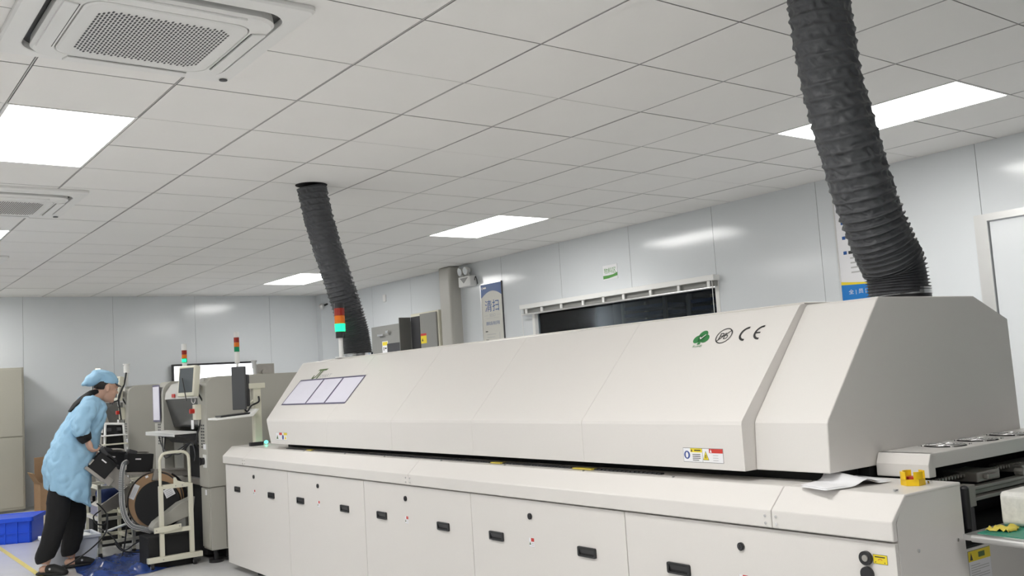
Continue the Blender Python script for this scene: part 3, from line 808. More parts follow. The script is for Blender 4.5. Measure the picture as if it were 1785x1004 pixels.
F = ((.076, 4.70, .955), (0, -1, 0), (0, 0, 1)); q = MB()
q.arect(F, 0, 0, .20, .052, M_GREYTXT, .0004); q.arect(F, .002, .002, .198, .05, M_PAPER, .0008); q.arect(F, .06, .034, .11, .05, M_RED, .0012); q.arect(F, .14, .034, .198, .05, M_YEL, .0012)
q.art(F, [(.01, .008), (.045, .008), (.027, .036)], M_OLIVE, .0012); q.adisc(F, .125, .02, .016, M_BLUE, .0012); q.art(F, [(.15, .008), (.185, .008), (.168, .03)], M_YEL, .0012)
part('warning_sticker', q, M_PAPER, oven, fix=False, label='small multicolour safety sticker at the far end')
# label on the near end
F = ((.346, 0, .610), (1, 0, 0), (0, 0, 1)); q = MB()
q.arect(F, 0, -.015, .123, .083, M_INK, .0004); q.arect(F, .001, -.014, .122, .082, M_PAPER, .0008); q.arect(F, .001, .052, .122, .082, M_YEL, .0012)
q.art(F, [(.008, .056), (.024, .056), (.016, .078)], M_INK, .0016); q.arect(F, .055, .06, .09, .075, M_OLIVE, .0016)
for k in range(7): q.arect(F, .01, .04 - .007 * k, .11 if k % 3 else .06, .042 - .007 * k, M_GREYTXT, .0014)
part('warning_sticker', q, M_PAPER, oven, fix=False, label='yellow-topped instruction label on the near end')
# feet
for (w, u) in ((.10, .25), (.10, 2.5), (.10, 5.12), (1.15, .25), (1.15, 5.12)):
    q = MB(); q.cyl((w, u, 0), (w, u, .015), .035, n=20); q.cyl((w, u, .015), (w, u, .055), .012, n=12); part('levelling_foot', q, M_BLACK, oven)
# fan housing over the outlet
q = MB()
q.box(.378, 1.30, .104, .284, .925, .971)
q.prism([(.361, .898), (.361, .938), (.378, .971), (.40, .971), (.40, .898)], .104, .284)
fh = part('fan_housing', q, M_OVEN, oven, .003)
for w in (.62, .82, 1.03):
    q = MB()
    for r in (.012, .022, .032, .042, .052, .062): q.torus((w, .196, .9755), r, .0010, n=32, k=6)
    for a in range(4):
        t = pi / 4 + a * pi / 2
        q.cyl((w + .01 * cos(t), .196 + .01 * sin(t), .977), (w + .078 * cos(t), .196 + .078 * sin(t), .974), .0018, n=6)
        q.cyl((w + .078 * cos(t), .196 + .078 * sin(t), .971), (w + .078 * cos(t), .196 + .078 * sin(t), .976), .006, n=12)
    g = part('fan_guard', q, M_CHROME, fh)
    q = MB(); q.cyl((w, .196, .9705), (w, .196, .9715), .066, n=32); part('fan_opening', q, M_BLACKM, g)
    q = MB(); q.cyl((w, .196, .9715), (w, .196, .973), .022, n=20)
    for a in range(5):
        t = a * 2 * pi / 5 + w * 9
        q.add([(w + .02 * cos(t), .196 + .02 * sin(t), .9722), (w + .06 * cos(t - .15), .196 + .06 * sin(t - .15), .9722), (w + .06 * cos(t + .55), .196 + .06 * sin(t + .55), .9735), (w + .02 * cos(t + .8), .196 + .02 * sin(t + .8), .973)], [(0, 1, 2, 3)])
    part('fan_rotor', q, M_STEEL, g, fix=False)
# conveyor outlet parts in the dark bay
q = MB()
q.box(.44, 1.28, .10, .13, .80, .812); q.box(.46, 1.28, .10, .13, .835, .845); q.box(.46, 1.28, .12, .14, .815, .83)
rl = part('outlet_rail', q, M_STEEL, oven, .002)
q = MB()
for k in range(46): q.cyl((.40 + k * .018, .16, .872), (.40 + k * .018, .175, .872), .0055, n=8)
part('conveyor_chain', q, M_STEEL, oven, kind='stuff')
q = MB(); q.box(.66, .80, .12, .24, .850, .882); q.box(.69, .76, .10, .12, .858, .874); part('chain_guide_block', q, M_STEEL, oven, .004)
q = MB(); q.box(.95, 1.25, .12, .24, .850, .875); part('chain_guide_block', q, M_STEEL, oven, .004)
q = MB(); q.cyl((.90, .12, .86), (.90, .09, .86), .012, n=14); part('drive_pulley', q, M_STEEL, oven)
q = MB(); q.cyl((.435, .04, .745), (.435, .04, .862), .013, n=18); q.ellip((.435, .04, .862), (.013, .013, .01)); part('handle_bar', q, M_BLACK, oven)
q = MB(); q.box(.455, .515, .05, .09, .80, .866); q.box(.462, .49, .045, .075, .706, .80, M_DARK); part('slide_block', q, M_STEEL, oven, .002)
# emergency button guard
q = MB()
cx_, cy_ = .235, .080
def ring_sec(a0, a1, z0, z1):
    pts = []
    n = 6
    R0, R1 = .034, .030
    for i in range(n + 1):
        t = a0 + (a1 - a0) * i / n
        pts.append((t))
    vs = []
    for t in pts:
        for r in (R1, R0):
            for z in (z0, z1): vs.append((cx_ + r * cos(t), cy_ + r * sin(t), z))
    fs = []
    for i in range(n):
        a = 4 * i; b_ = 4 * (i + 1)
        fs += [(a, b_, b_ + 1, a + 1), (a + 2, a + 3, b_ + 3, b_ + 2), (a + 1, b_ + 1, b_ + 3, a + 3), (a, a + 2, b_ + 2, b_)]
    fs += [(0, 1, 3, 2), (4 * n, 4 * n + 2, 4 * n + 3, 4 * n + 1)]
    q.add(vs, fs)
ring_sec(0, pi * 2 - .001, .8955, .914)
for a in range(4): ring_sec(a * pi / 2 + .35 + .3, a * pi / 2 + 1.22 + .3, .914, .936)
gd = part('button_guard', q, M_GUARD, oven, label='yellow guard around the emergency stop')
q = MB(); q.cyl((cx_, cy_, .896), (cx_, cy_, .910), .012, n=16); q.cyl((cx_, cy_, .910), (cx_, cy_, .920), .021, .019, n=24); part('emergency_button', q, M_BUTTON, gd)

# magnetic paper holders on the hood
def holder(u0, u1, k):
    s0, s1 = .125, .352
    t = thing('document_holder', ('leftmost of three violet-framed document sleeves on the oven hood', 'middle of three violet-framed document sleeves on the oven hood', 'rightmost of three violet-framed document sleeves on the oven hood')[k], 'document holder',
              (.0785 + EY[0] * .23, (u0 + u1) / 2, 1.0925 + EY[2] * .23), 'm', 'document sleeves on the oven hood')
    F = SF(u0, 0); q = MB(); W_ = u0 - u1; f = .0115
    q.arect(F, 0, s0, W_, s0 + f, M_VIOLET, .002); q.arect(F, 0, s1 - f, W_, s1, M_VIOLET, .002); q.arect(F, 0, s0, f, s1, M_VIOLET, .0021); q.arect(F, W_ - f, s0, W_, s1, M_VIOLET, .0021)
    part('sleeve_frame', q, M_VIOLET, t, fix=False)
    q = MB(); q.arect(F, f * .5, s0 + f * .5, W_ - f * .5, s1 - f * .5, M_DOC, .0015); part('document', q, M_DOC, t, fix=False)
holder(4.808, 4.395, 0); holder(4.395, 4.093, 1); holder(4.093, 3.778, 2)

# ducts
def duct(path, R, phase, name_label, collar, zc, seed):
    # path: dense list of points bottom -> top; phase: list of cumulative ridge phase at each point
    t = thing('exhaust_duct', name_label, 'duct', path[0], 'm', 'black flexible exhaust ducts')
    n = 120; N = len(path); rg = []; e1 = None
    for i in range(N):
        p = path[i]; d = (path[min(i + 1, N - 1)] - path[max(i - 1, 0)]).normalized()
        if e1 is None: e1 = Vector((0, 1, 0)).cross(d).normalized()
        e1 = (e1 - d * e1.dot(d)).normalized(); e2 = d.cross(e1); row = []
        dens = (phase[min(i + 1, N - 1)] - phase[max(i - 1, 0)]) / max(1e-6, (path[min(i + 1, N - 1)] - path[max(i - 1, 0)]).length)
        amp = .0062 if dens < 30 else .0080
        wr = max(0, 1 - dens / 75)
        for k in range(n):
            th = 2 * pi * k / n
            ph = phase[i] + th / (2 * pi)
            fr = ph - math.floor(ph)
            ridge = 1 - abs(2 * fr - 1)            # 0 valley .. 1 at crest
            crest = (max(0, 1 - abs(fr - .5) * 4.2)) ** 1.2
            sag = -4 * fr * (1 - fr) if False else 0
            diag = sin(11 * th + ph * 2 * pi * .9 + 5 * noise.noise(Vector((cos(th) * 2, sin(th) * 2, ph * .6 + seed)))); diag = abs(diag) ** .6 * (1 if diag > 0 else -1)
            nz = noise.noise(Vector((cos(th) * 4 + seed, sin(th) * 4, ph * 1.7)))
            r = R - .004 + amp * 1.5 * crest + (1 - crest) * wr * (.0046 * diag * (.4 + abs(noise.noise(Vector((cos(th) * 3, sin(th) * 3, ph * .9 + seed * 2)))) * 2) + .008 * nz) + .004 * noise.noise(Vector((th, p.z * 6, seed)))
            row.append(p + e1 * (r * cos(th)) + e2 * (r * sin(th)))
        rg.append(row)
    q = MB(); q.rings(rg, caps=False)
    part('duct_hose', q, M_DUCT, t, fix=False)
    return t
def prep(ctrl, n, pitch):
    pts = catmull(ctrl, n); 
    L = [0]
    for a, b_ in zip(pts[:-1], pts[1:]): L.append(L[-1] + (b_ - a).length)
    # resample densely
    out = []; ph = []; acc = 0; s = 0; step = .0022
    tot = L[-1]; i = 0
    while s <= tot:
        while i < len(L) - 2 and L[i + 1] < s: i += 1
        f = (s - L[i]) / max(1e-9, L[i + 1] - L[i]); p = pts[i].lerp(pts[i + 1], f)
        pt = pitch(s); st = max(.0016, pt / 11)
        out.append(p); ph.append(acc); acc += st / pt; s += st
    return out, ph
c1 = [(.845, .45, 1.500), (.838, .45, 1.59), (.795, .45, 1.66), (.733, .45, 1.77), (.655, .45, 1.964), (.582, .45, 2.19), (.545, .45, 2.375), (.532, .45, 2.565), (.530, .45, 2.725)]
P1, F1 = prep(c1, 10, lambda s: .0115 + .036 * min(1, max(0, (s - .08) / .42)) ** 1.1)
d1 = duct(P1, .107, F1, 'thick black corrugated duct nearest the camera, rising at right', None, 1.5, 1.0)
c2 = [(.672, 4.6, 1.500), (.650, 4.6, 1.66), (.620, 4.6, 1.78), (.544, 4.6, 2.037), (.457, 4.6, 2.323), (.406, 4.6, 2.527), (.370, 4.6, 2.712)]
P2, F2 = prep(c2, 10, lambda s: .0115 + .031 * min(1, max(0, (s - .12) / .5)) ** 1.1)
d2 = duct(P2, .103, F2, 'black corrugated duct farther back beside the lit signal tower', None, 1.5, 7.3)
q = MB(); q.cyl((.370, 4.6, 2.7195), (.370, 4.6, 2.722), .112, n=40); part('ceiling_opening', q, M_BLACKM, d2, label='dark ceiling hole at the top of the duct')
for (w, u, dd) in ((.860, .45, d1), (.672, 4.6, d2)):
    q = MB(); q.cyl((w, u, 1.486 if u > 1 else 1.475), (w, u, 1.520), .105, n=48); c_ = part('duct_collar', q, M_BLACK, dd)
    q = MB(); q.cyl((w, u, 1.492), (w, u, 1.516), .1075, n=48, caps=False); 
    q.box(w - .125, w - .10, u - .06, u - .045, 1.498, 1.512) if False else None
    part('clamp_band', q, M_CHROME, c_)

# signal towers
def tower(label, w, u, z0, pole, segs, r, mats, group='signal towers on the machines', capm=None):
    t = thing('signal_tower', label, 'signal light', (w, u, z0), 'm', group)
    q = MB(); q.cyl((w, u, z0), (w, u, z0 + pole), r * .42, n=16); q.cyl((w, u, z0), (w, u, z0 + .006), r * 1.2, n=20); part('pole', q, M_WHITE, t)
    z = z0 + pole
    for (nm, h, m, rr) in segs:
        q = MB(); q.cyl((w, u, z + .0006), (w, u, z + h - .0006), r * rr, n=24); part(nm, q, m, t); z += h
    return t
tower('black-capped signal tower with green lamp lit on the oven, before the farther duct', .470, 4.45, 1.486, .136,
      [('tower_base', .045, M_BLACK, .9), ('green_lamp', .054, M_STGON, 1), ('amber_lamp', .056, M_STO, 1), ('red_lamp', .052, M_STR, 1), ('tower_cap', .036, M_BLACK, .98)], .036, None)
# scanner with green light at the far end of the oven top
t = thing('inlet_sensor', 'small black sensor box with glowing green light on the oven top, far left end', 'sensor', (.17, 5.29, .896), 'm')
q = MB(); q.box(.10, .20, 5.27, 5.31, .896, .922); part('sensor_body', q, M_BLACK, t, .004)
q = MB(); q.ellip((.222, 5.28, .916), (.014, .014, .012)); part('status_light', q, M_LEDG, t)
# paper on the oven top
q = MB()
nx, ny = 16, 12
def sheet(dx, dy, dz, rot):
    vs = []
    for i in range(nx + 1):
        for j in range(ny + 1):
            a, c = i / nx, j / ny
            # corners: left (.037,.32), near (.012,.20), right near (.245,.15), far (.40,.38)
            pa = Vector((.040, .335)).lerp(Vector((.004, .215)), c); pb = Vector((.330, .385)).lerp(Vector((.250, .160)), c)
            p = pa.lerp(pb, a)
            z = .898 + .030 * math.exp(-((a - .62) / .13) ** 2) * (.55 + .5 * (1 - c)) + .012 * max(0, a - .8) * c
            vs.append((p.x + dx, p.y + dy, z + dz))
    fs = [(i * (ny + 1) + j, (i + 1) * (ny + 1) + j, (i + 1) * (ny + 1) + j + 1, i * (ny + 1) + j + 1) for i in range(nx) for j in range(ny)]
    return vs, fs
vs, fs = sheet(0, 0, 0, 0)
o = top('printed_sheet', MB().add(vs, fs, M_PAPER, True), M_PAPER, 'curled white printed sheet lying on the oven top near the yellow guard', 'paper', (.15, .25, .897), 'm', 'loose sheets on the oven top', fix=False)
k = o.modifiers.new('thick', 'SOLIDIFY'); k.thickness = .0006
vs, fs = sheet(.028, .018, .0012, 0)
o = top('printed_sheet', MB().add([(v[0], v[1], v[2] * 1 if v[2] < .9 else .898 + (v[2] - .898) * .8) for v in vs], fs, M_PAPER, True), M_PAPER, 'second white sheet lying under the curled sheet, its far edge showing', 'paper', (.18, .27, .8985), 'm', 'loose sheets on the oven top', fix=False)
k = o.modifiers.new('thick', 'SOLIDIFY'); k.thickness = .0006

# belt table at the outlet
t = thing('belt_conveyor', 'small belt conveyor with green belt and worn aluminium edge at lower right', 'conveyor', (.6, -.25, 0), 'm')
def quad(c, z): return [(a, b_, z) for a, b_ in c]
C4 = [(.268, -.054), (.205, -.26), (1.15, -.40), (1.25, -.18)]
A_ = Vector((.262, -.055)); 
ax = Vector((-.05, -.19)).normalized()
q = MB(); q.box(.262, 1.30, -.60, -.045, .752, .757); 
# front edge profile runs towards the camera (-y) at x=.262
q = MB(); q.cyl((.262, -.070, .752), (.215, -.62, .752), .011, n=16); part('edge_profile', q, M_ALU, t, label='scuffed silver front edge')
q = MB(); q.add([(.275, -.035, .758), (.219, -.62, .758), (1.30, -.62, .758), (1.30, -.035, .758), (.275, -.035, .742), (.219, -.62, .742), (1.30, -.62, .742), (1.30, -.035, .742)],
      [(0, 1, 2, 3), (4, 7, 6, 5), (0, 4, 5, 1), (1, 5, 6, 2), (2, 6, 7, 3), (3, 7, 4, 0)]); part('table_frame', q, M_ALU, t)
q = MB(); q.add([(.305, -.06, .760), (.256, -.62, .760), (1.26, -.62, .760), (1.26, -.06, .760), (.305, -.06, .757), (.256, -.62, .757), (1.26, -.62, .757), (1.26, -.06, .757)],
      [(0, 1, 2, 3), (4, 7, 6, 5), (0, 4, 5, 1), (1, 5, 6, 2), (2, 6, 7, 3), (3, 7, 4, 0)]); part('belt', q, M_BELT, t)
q = MB(); q.prism([(.40, .742), (.47, .742), (.60, .60), (.60, .56), (.56, .56)], -.16, -.12); part('bracket', q, M_WHITE, t, .003)
for yy in (-.14, -.55):
    q = MB(); q.box(.62, .66, yy - .02, yy + .02, 0, .742); part('leg', q, M_ALU, t)
    q = MB(); q.box(1.2, 1.24, yy - .02, yy + .02, 0, .742); part('leg', q, M_ALU, t)
# white plastic tray on the belt
b = MB()
prof = rrect(-.0, .26, 0, .10, .018, 5)
b.prism([(.435 + a, .7605 + c) for a, c in prof], -.19, -.065)
mt = mat('scuffed_white_plastic', (0.76, 0.75, 0.71), 0.5, noise_amt=0.22, noise_scale=70)
top('plastic_block', b, mt, 'scuffed white plastic block with rounded edge standing on the green belt', 'block', (.565, -.13, .7605), 'm', bev=.006)
b = MB(); vs = []
for i in range(9):
    for j in range(9):
        a, c = i / 8, j / 8
        vs.append((.345 + .075 * a + .004 * sin(7 * c), -.13 + .07 * c + .004 * sin(9 * a), .7615 + .018 * abs(noise.noise(Vector((a * 4, c * 4, 2)))) + .010 * math.exp(-((a - .4) ** 2 + (c - .5) ** 2) * 14)))
b.add(vs, [(i * 9 + j, (i + 1) * 9 + j, (i + 1) * 9 + j + 1, i * 9 + j + 1) for i in range(8) for j in range(8)], M_TAPE, True)
o = top('adhesive_tape', b, M_TAPE, 'crumpled yellow tape lying on the green belt', 'tape', (.38, -.10, .761), 'm', fix=False)
k = o.modifiers.new('thick', 'SOLIDIFY'); k.thickness = .001

# ------------------------------------------------------------------ placement machines behind the oven (same machine frame)
def make_placer():
    t = thing('placement_machine', 'grey placement machine directly behind the oven, smoked cover and white tray in front', 'machine', (.6, 5.84, 0), 'm', 'placement machines in the line')
    W0 = -.04
    # side columns with rounded front top corner
    def prof(top):
        p = [(W0, .58)]
        for i in range(7):
            a = pi - pi / 2 * i / 6
            p.append((W0 + .10 + .10 * cos(a), top - .10 + .10 * sin(a)))
        return p + [(1.25, top + .0), (1.25, .58)]
    for (u0, u1) in ((5.84, 6.05), (7.04, 7.33)):
        q = MB(); q.prism(prof(1.43), u0, u1); c = part('side_column', q, M_MGREY, t, .004)
        q = MB()
        for a in range(8):
            for b_ in range(2):
                q.box(W0 - .001, W0 + .002, (u0 + u1) / 2 - .045 + b_ * .05, (u0 + u1) / 2 - .012 + b_ * .05, .88 + a * .024, .893 + a * .024)
        part('vent_slots', q, M_DARK, c)
        q = MB(); q.box(W0 + .015, 1.20, u0 + .01, u1 - .004, .10, .577); p = part('lower_cover', q, M_MGREY, t, .004)
        q = MB(); q.box(W0 + .003, W0 + .015, u0 + .03, u1 - .02, .12, .57); q.box(W0 + .13, W0 + .133, u0 + .008, u0 + .0105, .11, .575, M_DARK); part('cover_panel', q, M_MGREY, p)
    # rotary switch and small labels on the near column
    q = MB(); q.box(W0 - .006, W0, 5.86, 5.94, .73, .83); sw = part('power_switch', q, M_WHITE, t, .002)
    q = MB(); q.cyl((W0 - .006, 5.915, .78), (W0 - .03, 5.915, .78), .028, n=18); q.box(W0 - .04, W0 - .03, 5.908, 5.922, .75, .81); part('switch_knob', q, M_BLACK, sw)
    q = MB(); q.box(W0 - .002, W0, 5.87, 5.93, .87, .91, M_PAPER); q.box(W0 - .002, W0, 5.88, 5.92, .52, .56, M_PAPER); part('small_label', q, M_PAPER, t)
    # body between the columns
    q = MB(); q.box(.30, 1.20, 6.05, 7.04, .15, 1.28); part('inner_body', q, M_MDARK, t, label='dark interior behind the smoked cover')
    q = MB(); q.box(.30, 1.24, 6.05, 7.04, 1.28, 1.43); part('rear_hood', q, M_MLIGHT, t, .01)
    q = MB(); q.prism([(W0 + .01, 1.27), (W0 + .02, 1.33), (W0 + .07, 1.40), (W0 + .16, 1.425), (.32, 1.43), (.32, 1.27)], 6.06, 7.03); part('front_hood', q, M_MLIGHT, t, .006)
    q = MB(); q.prism([(W0 + .02, 1.268), (W0 + .035, 1.268), (W0 + .10, 1.03), (W0 + .085, 1.03)], 6.06, 7.03); part('smoked_cover', q, M_MDARK, t)
    q = MB(); q.box(W0 + .003, W0 + .010, 6.70, 6.78, 1.285, 1.315, M_RED); part('red_badge', q, M_RED, t)
    q = MB(); q.box(W0 + .02, .30, 6.06, 7.03, .58, .63); q.box(.10, .30, 6.06, 7.03, .20, .60, M_BLACK); q.box(.04, .10, 6.75, 7.03, .15, .96, M_MGREY); q.box(.06, .12, 6.52, 6.74, .15, .94, M_MGREY)
    part('feeder_base', q, M_STEEL, t, .003)
    q = MB(); q.box(-.20, W0 + .02, 6.16, 7.02, .990, 1.006); q.box(-.20, -.192, 6.16, 7.02, .975, 1.0); part('operator_tray', q, M_WHITE, t, .003, label='white folding tray')
    q = MB(); q.prism([(-.18, .985), (W0 + .05, .985), (W0 + .05, .90), (-.02, .93)], 6.18, 6.98); part('tray_support', q, M_DARK, t)
    q = MB(); q.box(.02, .10, 6.12, 6.50, .03, .88); part('bay_shade_box', q, M_BLACKM, t)  # black box added for the darkness at the machine front
    # emergency stop and tag
    q = MB(); q.box(-.085, W0, 5.955, 6.035, 1.10, 1.22); e = part('switch_box', q, M_CREAM, t, .004, label='yellowish emergency switch box')
    q = MB(); q.cyl((-.085, 5.995, 1.17), (-.118, 5.995, 1.17), .019, n=18); part('emergency_button', q, M_BUTTON, e)
    q = MB(); q.box(-.10, -.094, 5.98, 6.03, 1.03, 1.10); part('hanging_tag', q, M_PAPER, t)
    q = MB(); q.torus((-.09, 5.99, 1.26), .03, .003, (1, .2, 0), 18, 6); part('tag_cord', q, M_WHITE, t)
    # touch screen on bracket
    c = Vector((-.13, 5.95, 1.405)); R = rotz(.38) @ roty(.12)
    q = MB(); q.obox(c, (.055, .195, .24), R); m_ = part('touch_monitor', q, M_CREAM, t, .008)
    q = MB(); q.obox(c + R @ Vector((-.029, 0, .005)), (.002, .16, .19), R); part('screen', q, M_SCREEN, m_)
    q = MB(); q.obox(c + R @ Vector((-.045, -.02, -.10)), (.012, .02, .16), R @ rotx(.35)) if False else q.cyl(c + R @ Vector((-.05, .02, .02)), c + R @ Vector((-.05, -.05, -.16)), .004, n=6)
    part('stylus', q, M_BLACK, m_)
    q = MB(); q.cyl((-.08, 5.98, 1.36), (.02, 6.02, 1.33), .03, n=14); q.obox((.03, 5.99, 1.36), (.09, .10, .13), Matrix.Identity(3)); part('monitor_bracket', q, M_MLIGHT, t)
    q = MB(); q.tube(catmull([(-.08, 5.97, 1.34), (-.05, 5.93, 1.27), (-.02, 5.95, 1.20), (-.045, 6.0, 1.05), (-.07, 6.02, .93), (-.05, 6.04, .88)]), .007, 6); part('monitor_cable', q, M_BLACK, t)
    q = MB()
    for k in range(3): q.tube(catmull([(-.16, 6.75 - .1 * k, .97), (-.17, 6.55, .86 - .03 * k), (-.12, 6.30, .83 + .02 * k), (-.08, 6.12, .92), (-.07, 6.06, .84), (-.08, 6.05, .78)]), .005, 6)
    part('loose_cable', q, M_DARK, t)
    for (bw, bu) in ((.03, 5.93), (.05, 7.2), (1.1, 5.95), (1.1, 7.2)):
        q = MB(); q.cyl((bw, bu, 0), (bw, bu, .02), .055, n=24); q.cyl((bw, bu, .02), (bw, bu, .10), .018, n=12)
        part('levelling_foot', q, M_BLACK, t)
    q = MB(); q.box(.10, 1.18, 5.9, 7.28, .03, .16); part('chassis', q, M_BLACKM, t)
    return t
plA = make_placer()
plB = dup(plA); plB.location = MORG + MMAT @ Vector((.6, 8.30, 0)); plB['label'] = 'second placement machine in the line, beyond the first, beside the person\'s head'
plC = dup(plA); plC.location = MORG + MMAT @ Vector((.86, 10.35, 0)); plC['label'] = 'farthest placement machine, nearly hidden behind the person'
# towers of the machines
SEG = [('tower_base', .050, M_WHITE, .9), ('green_lamp', .036, M_STG, 1), ('amber_lamp', .032, M_STO, 1), ('red_lamp', .036, M_STR, 1), ('tower_cap', .055, M_WHITE, .98)]
t = tower('slim signal tower with white cap above the cream touch screen, green lamp lit', .0, 6.5, 1.43, .09, SEG, .021, None)
q = MB(); q.cyl((-.005, 6.492, 1.575), (-.005, 6.492, 1.600), .0185, n=20); part('lit_lamp', q, M_STGON, t)
SEG = [('tower_base', .09, M_WHITE, .95), ('green_lamp', .040, M_STG, 1), ('amber_lamp', .036, M_STO, 1), ('red_lamp', .040, M_STR, 1), ('tower_cap', .045, M_WHITE, .98)]
tower('unlit signal tower rising behind the dark grey monitor left of the oven', .258, 5.95, 1.43, .10, SEG, .021, None)
tower('yellow-lit signal lamp just above the person\'s blue cap', -.062, 9.5, 1.2, .385, [('tower_base', .01, M_WHITE, .95), ('yellow_lamp', .055, M_STYON, 1)], .024, None)
t = thing('antenna_unit', 'small white cylinder unit on a pole with black cables, right of the person\'s head', 'sensor', (-.02, 8.40, 1.43), 'm')
q = MB(); q.cyl((-.02, 8.40, 1.43), (-.02, 8.40, 1.56), .012); q.cyl((-.02, 8.40, 1.56), (-.02, 8.40, 1.63), .028, n=20); q.cyl((-.02, 8.40, 1.64), (-.02, 8.40, 1.65), .034, n=20); q.cyl((-.02, 8.40, 1.63), (-.02, 8.40, 1.64), .022, n=20)
part('unit_body', q, M_WHITE, t)
q = MB(); q.tube(catmull([(-.03, 8.38, 1.56), (-.06, 8.34, 1.45), (-.10, 8.30, 1.38), (-.13, 8.28, 1.30), (-.17, 8.26, 1.28), (-.22, 8.24, 1.27)]), .009, 6); q.tube(catmull([(-.10, 8.30, 1.38), (-.13, 8.28, 1.32), (-.12, 8.28, 1.2), (-.11, 8.28, 1.1)]), .008, 6); part('black_cable', q, M_BLACK, t)
# paper sleeve on the column front of machine A
t = thing('document_holder', 'tall violet-framed document sleeve hanging on the placement machine front', 'document holder', (-.055, 7.22, 1.24), 'm', None)
q = MB()
F = ((-.050, 7.335, 1.08), (0, -1, 0), (0, 0, 1)); F = (F[0], tuple(Vector(F[1]).normalized()), F[2])
q = MB(); q.arect(F, 0, 0, .24, .325, M_VIOLET, .001); part('sleeve_frame', q, M_VIOLET, t, fix=False)
q = MB(); q.arect(F, .018, .015, .222, .31, M_DOC, .003); part('document', q, M_DOC, t, fix=False)
# monitor stand between oven and machine A
t = thing('monitor_stand', 'cream post with swing arm and keyboard shelf at the oven\'s far end', 'stand', (.20, 5.40, .896), 'm')
q = MB(); q.box(.175, .235, 5.38, 5.44, .896, 1.345); part('post', q, M_CREAM, t, .008)
q = MB(); q.box(.14, .265, 5.37, 5.45, 1.315, 1.355); part('post_head', q, M_CREAM, t, .004)
q = MB(); q.tube(catmull([(.19, 5.40, 1.23), (.13, 5.40, 1.19), (.10, 5.40, 1.13), (.06, 5.40, 1.12)]), .010, 8); part('arm', q, M_CREAM, t)
q = MB(); q.prism([(-.15, 1.104), (-.15, 1.118), (.10, 1.130), (.15, 1.165), (.17, 1.165), (.12, 1.114)], 5.25, 5.45); part('keyboard_shelf', q, M_WHITE, t, .002)
q = MB(); q.tube(catmull([(.21, 5.37, 1.255), (.205, 5.36, 1.215), (.15, 5.36, 1.19), (.12, 5.37, 1.15), (.10, 5.37, 1.17)]), .007, 6); part('cable', q, M_BLACK, t)
q = MB(); q.obox((.0, 5.34, 1.131), (.22, .13, .014), roty(-.045)); top('keyboard', q, M_BLACK, 'black keyboard on the cream shelf beneath the dark grey monitor', 'keyboard', (.0, 5.34, 1.128), 'm', bev=.003)
t = thing('computer_monitor', 'dark grey monitor seen from its edge beside the cream post', 'monitor', (.08, 5.38, 1.33), 'm')
R = rotz(.62) @ roty(-.0)
c = Vector((.075, 5.40, 1.325))
q = MB(); q.obox(c, (.022, .115, .32), R @ rotx(0)); part('monitor_shell', q, mat('monitor_grey', (.075, .078, .082), .4), t, .004)
q = MB(); q.obox(c + Vector((.035, .01, -.02)), (.04, .09, .24), R); part('monitor_back', q, M_DARK, t, .008)
# large lit display on the far wall
yb = back_y(2.8)
t = thing('wall_display', 'wide black-framed bright white display on the far wall behind the machines', 'display', (2.82, yb - .04, 1.0), 'w')
q = MB(); q.box(2.225, 3.44, yb - .06, yb - .015, 1.03, 1.745); part('display_frame', q, M_BLACK, t, .003)
q = MB(); q.box(2.25, 3.415, yb - .063, yb - .0605, 1.055, 1.717); part('display_panel', q, M_BRIGHT, t)
# things on the far top of machine A
t = thing('junction_box', 'small grey box on top of the machine behind the oven\'s far corner', 'box', (.66, 6.5, 1.43), 'm')
q = MB(); q.box(.62, .76, 6.45, 6.6, 1.43, 1.53); part('box_body', q, M_MGREY, t, .004); q = MB(); q.box(.60, .75, 6.445, 6.449, 1.45, 1.52); q.cyl((.66, 6.445, 1.46), (.66, 6.43, 1.46), .02, n=14); part('box_face', q, M_STEEL, t)
t = thing('air_regulator', 'small clear-bowl air regulator on top of machine, left of the grey box', 'regulator', (.56, 6.4, 1.43), 'm')
q = MB(); q.cyl((.565, 6.4, 1.43), (.565, 6.4, 1.49), .014); q.cyl((.56, 6.4, 1.49), (.56, 6.4, 1.545), .018, n=16); q.cyl((.56, 6.4, 1.545), (.56, 6.4, 1.56), .024, n=16); part('regulator_body', q, M_ALU, t)

# feeder bank and trolley clutter in front of the machines
t = thing('feeder_trolley', 'cream steel feeder trolley frame standing behind the person\'s legs', 'trolley', (-.35, 6.95, 0), 'm')
def fr(q, a, b_, s=.022, m=None):
    a = Vector(a); b_ = Vector(b_); d = b_ - a
    q.obox((a + b_) / 2, (s * 2 if abs(d.x) < .01 else abs(d.x) + s, s * 2 if abs(d.y) < .01 else abs(d.y) + s, s * 2 if abs(d.z) < .01 else abs(d.z) + s), Matrix.Identity(3), m)
q = MB()
for (w, u) in ((-.60, 6.95), (-.335, 6.95), (-.60, 7.45), (-.335, 7.45)):
    q = MB(); fr(q, (w, u, .05), (w, u, .60), .013); part('frame_post', q, M_CREAM, t)
q = MB()
for z in (.13, .32, .58):
    for u in (6.95, 7.45): fr(q, (-.60, u, z), (-.10, u, z), .013)
    for w in (-.60, -.335): fr(q, (w, 6.95, z), (w, 7.45, z), .013)
part('frame_rails', q, M_CREAM, t)
q = MB(); q.prism([(-.60, .34), (-.20, .48), (-.20, .56), (-.30, .60), (-.60, .42)], 7.0, 7.3); part('waste_chute', q, M_STEEL, t, .004)
for (w, u) in ((-.60, 6.95), (-.335, 6.95), (-.335, 7.45)):
    q = MB(); q.cyl((w - .012, u, .025), (w + .012, u, .025), .025, n=18); part('caster', q, M_RUBBER, t)
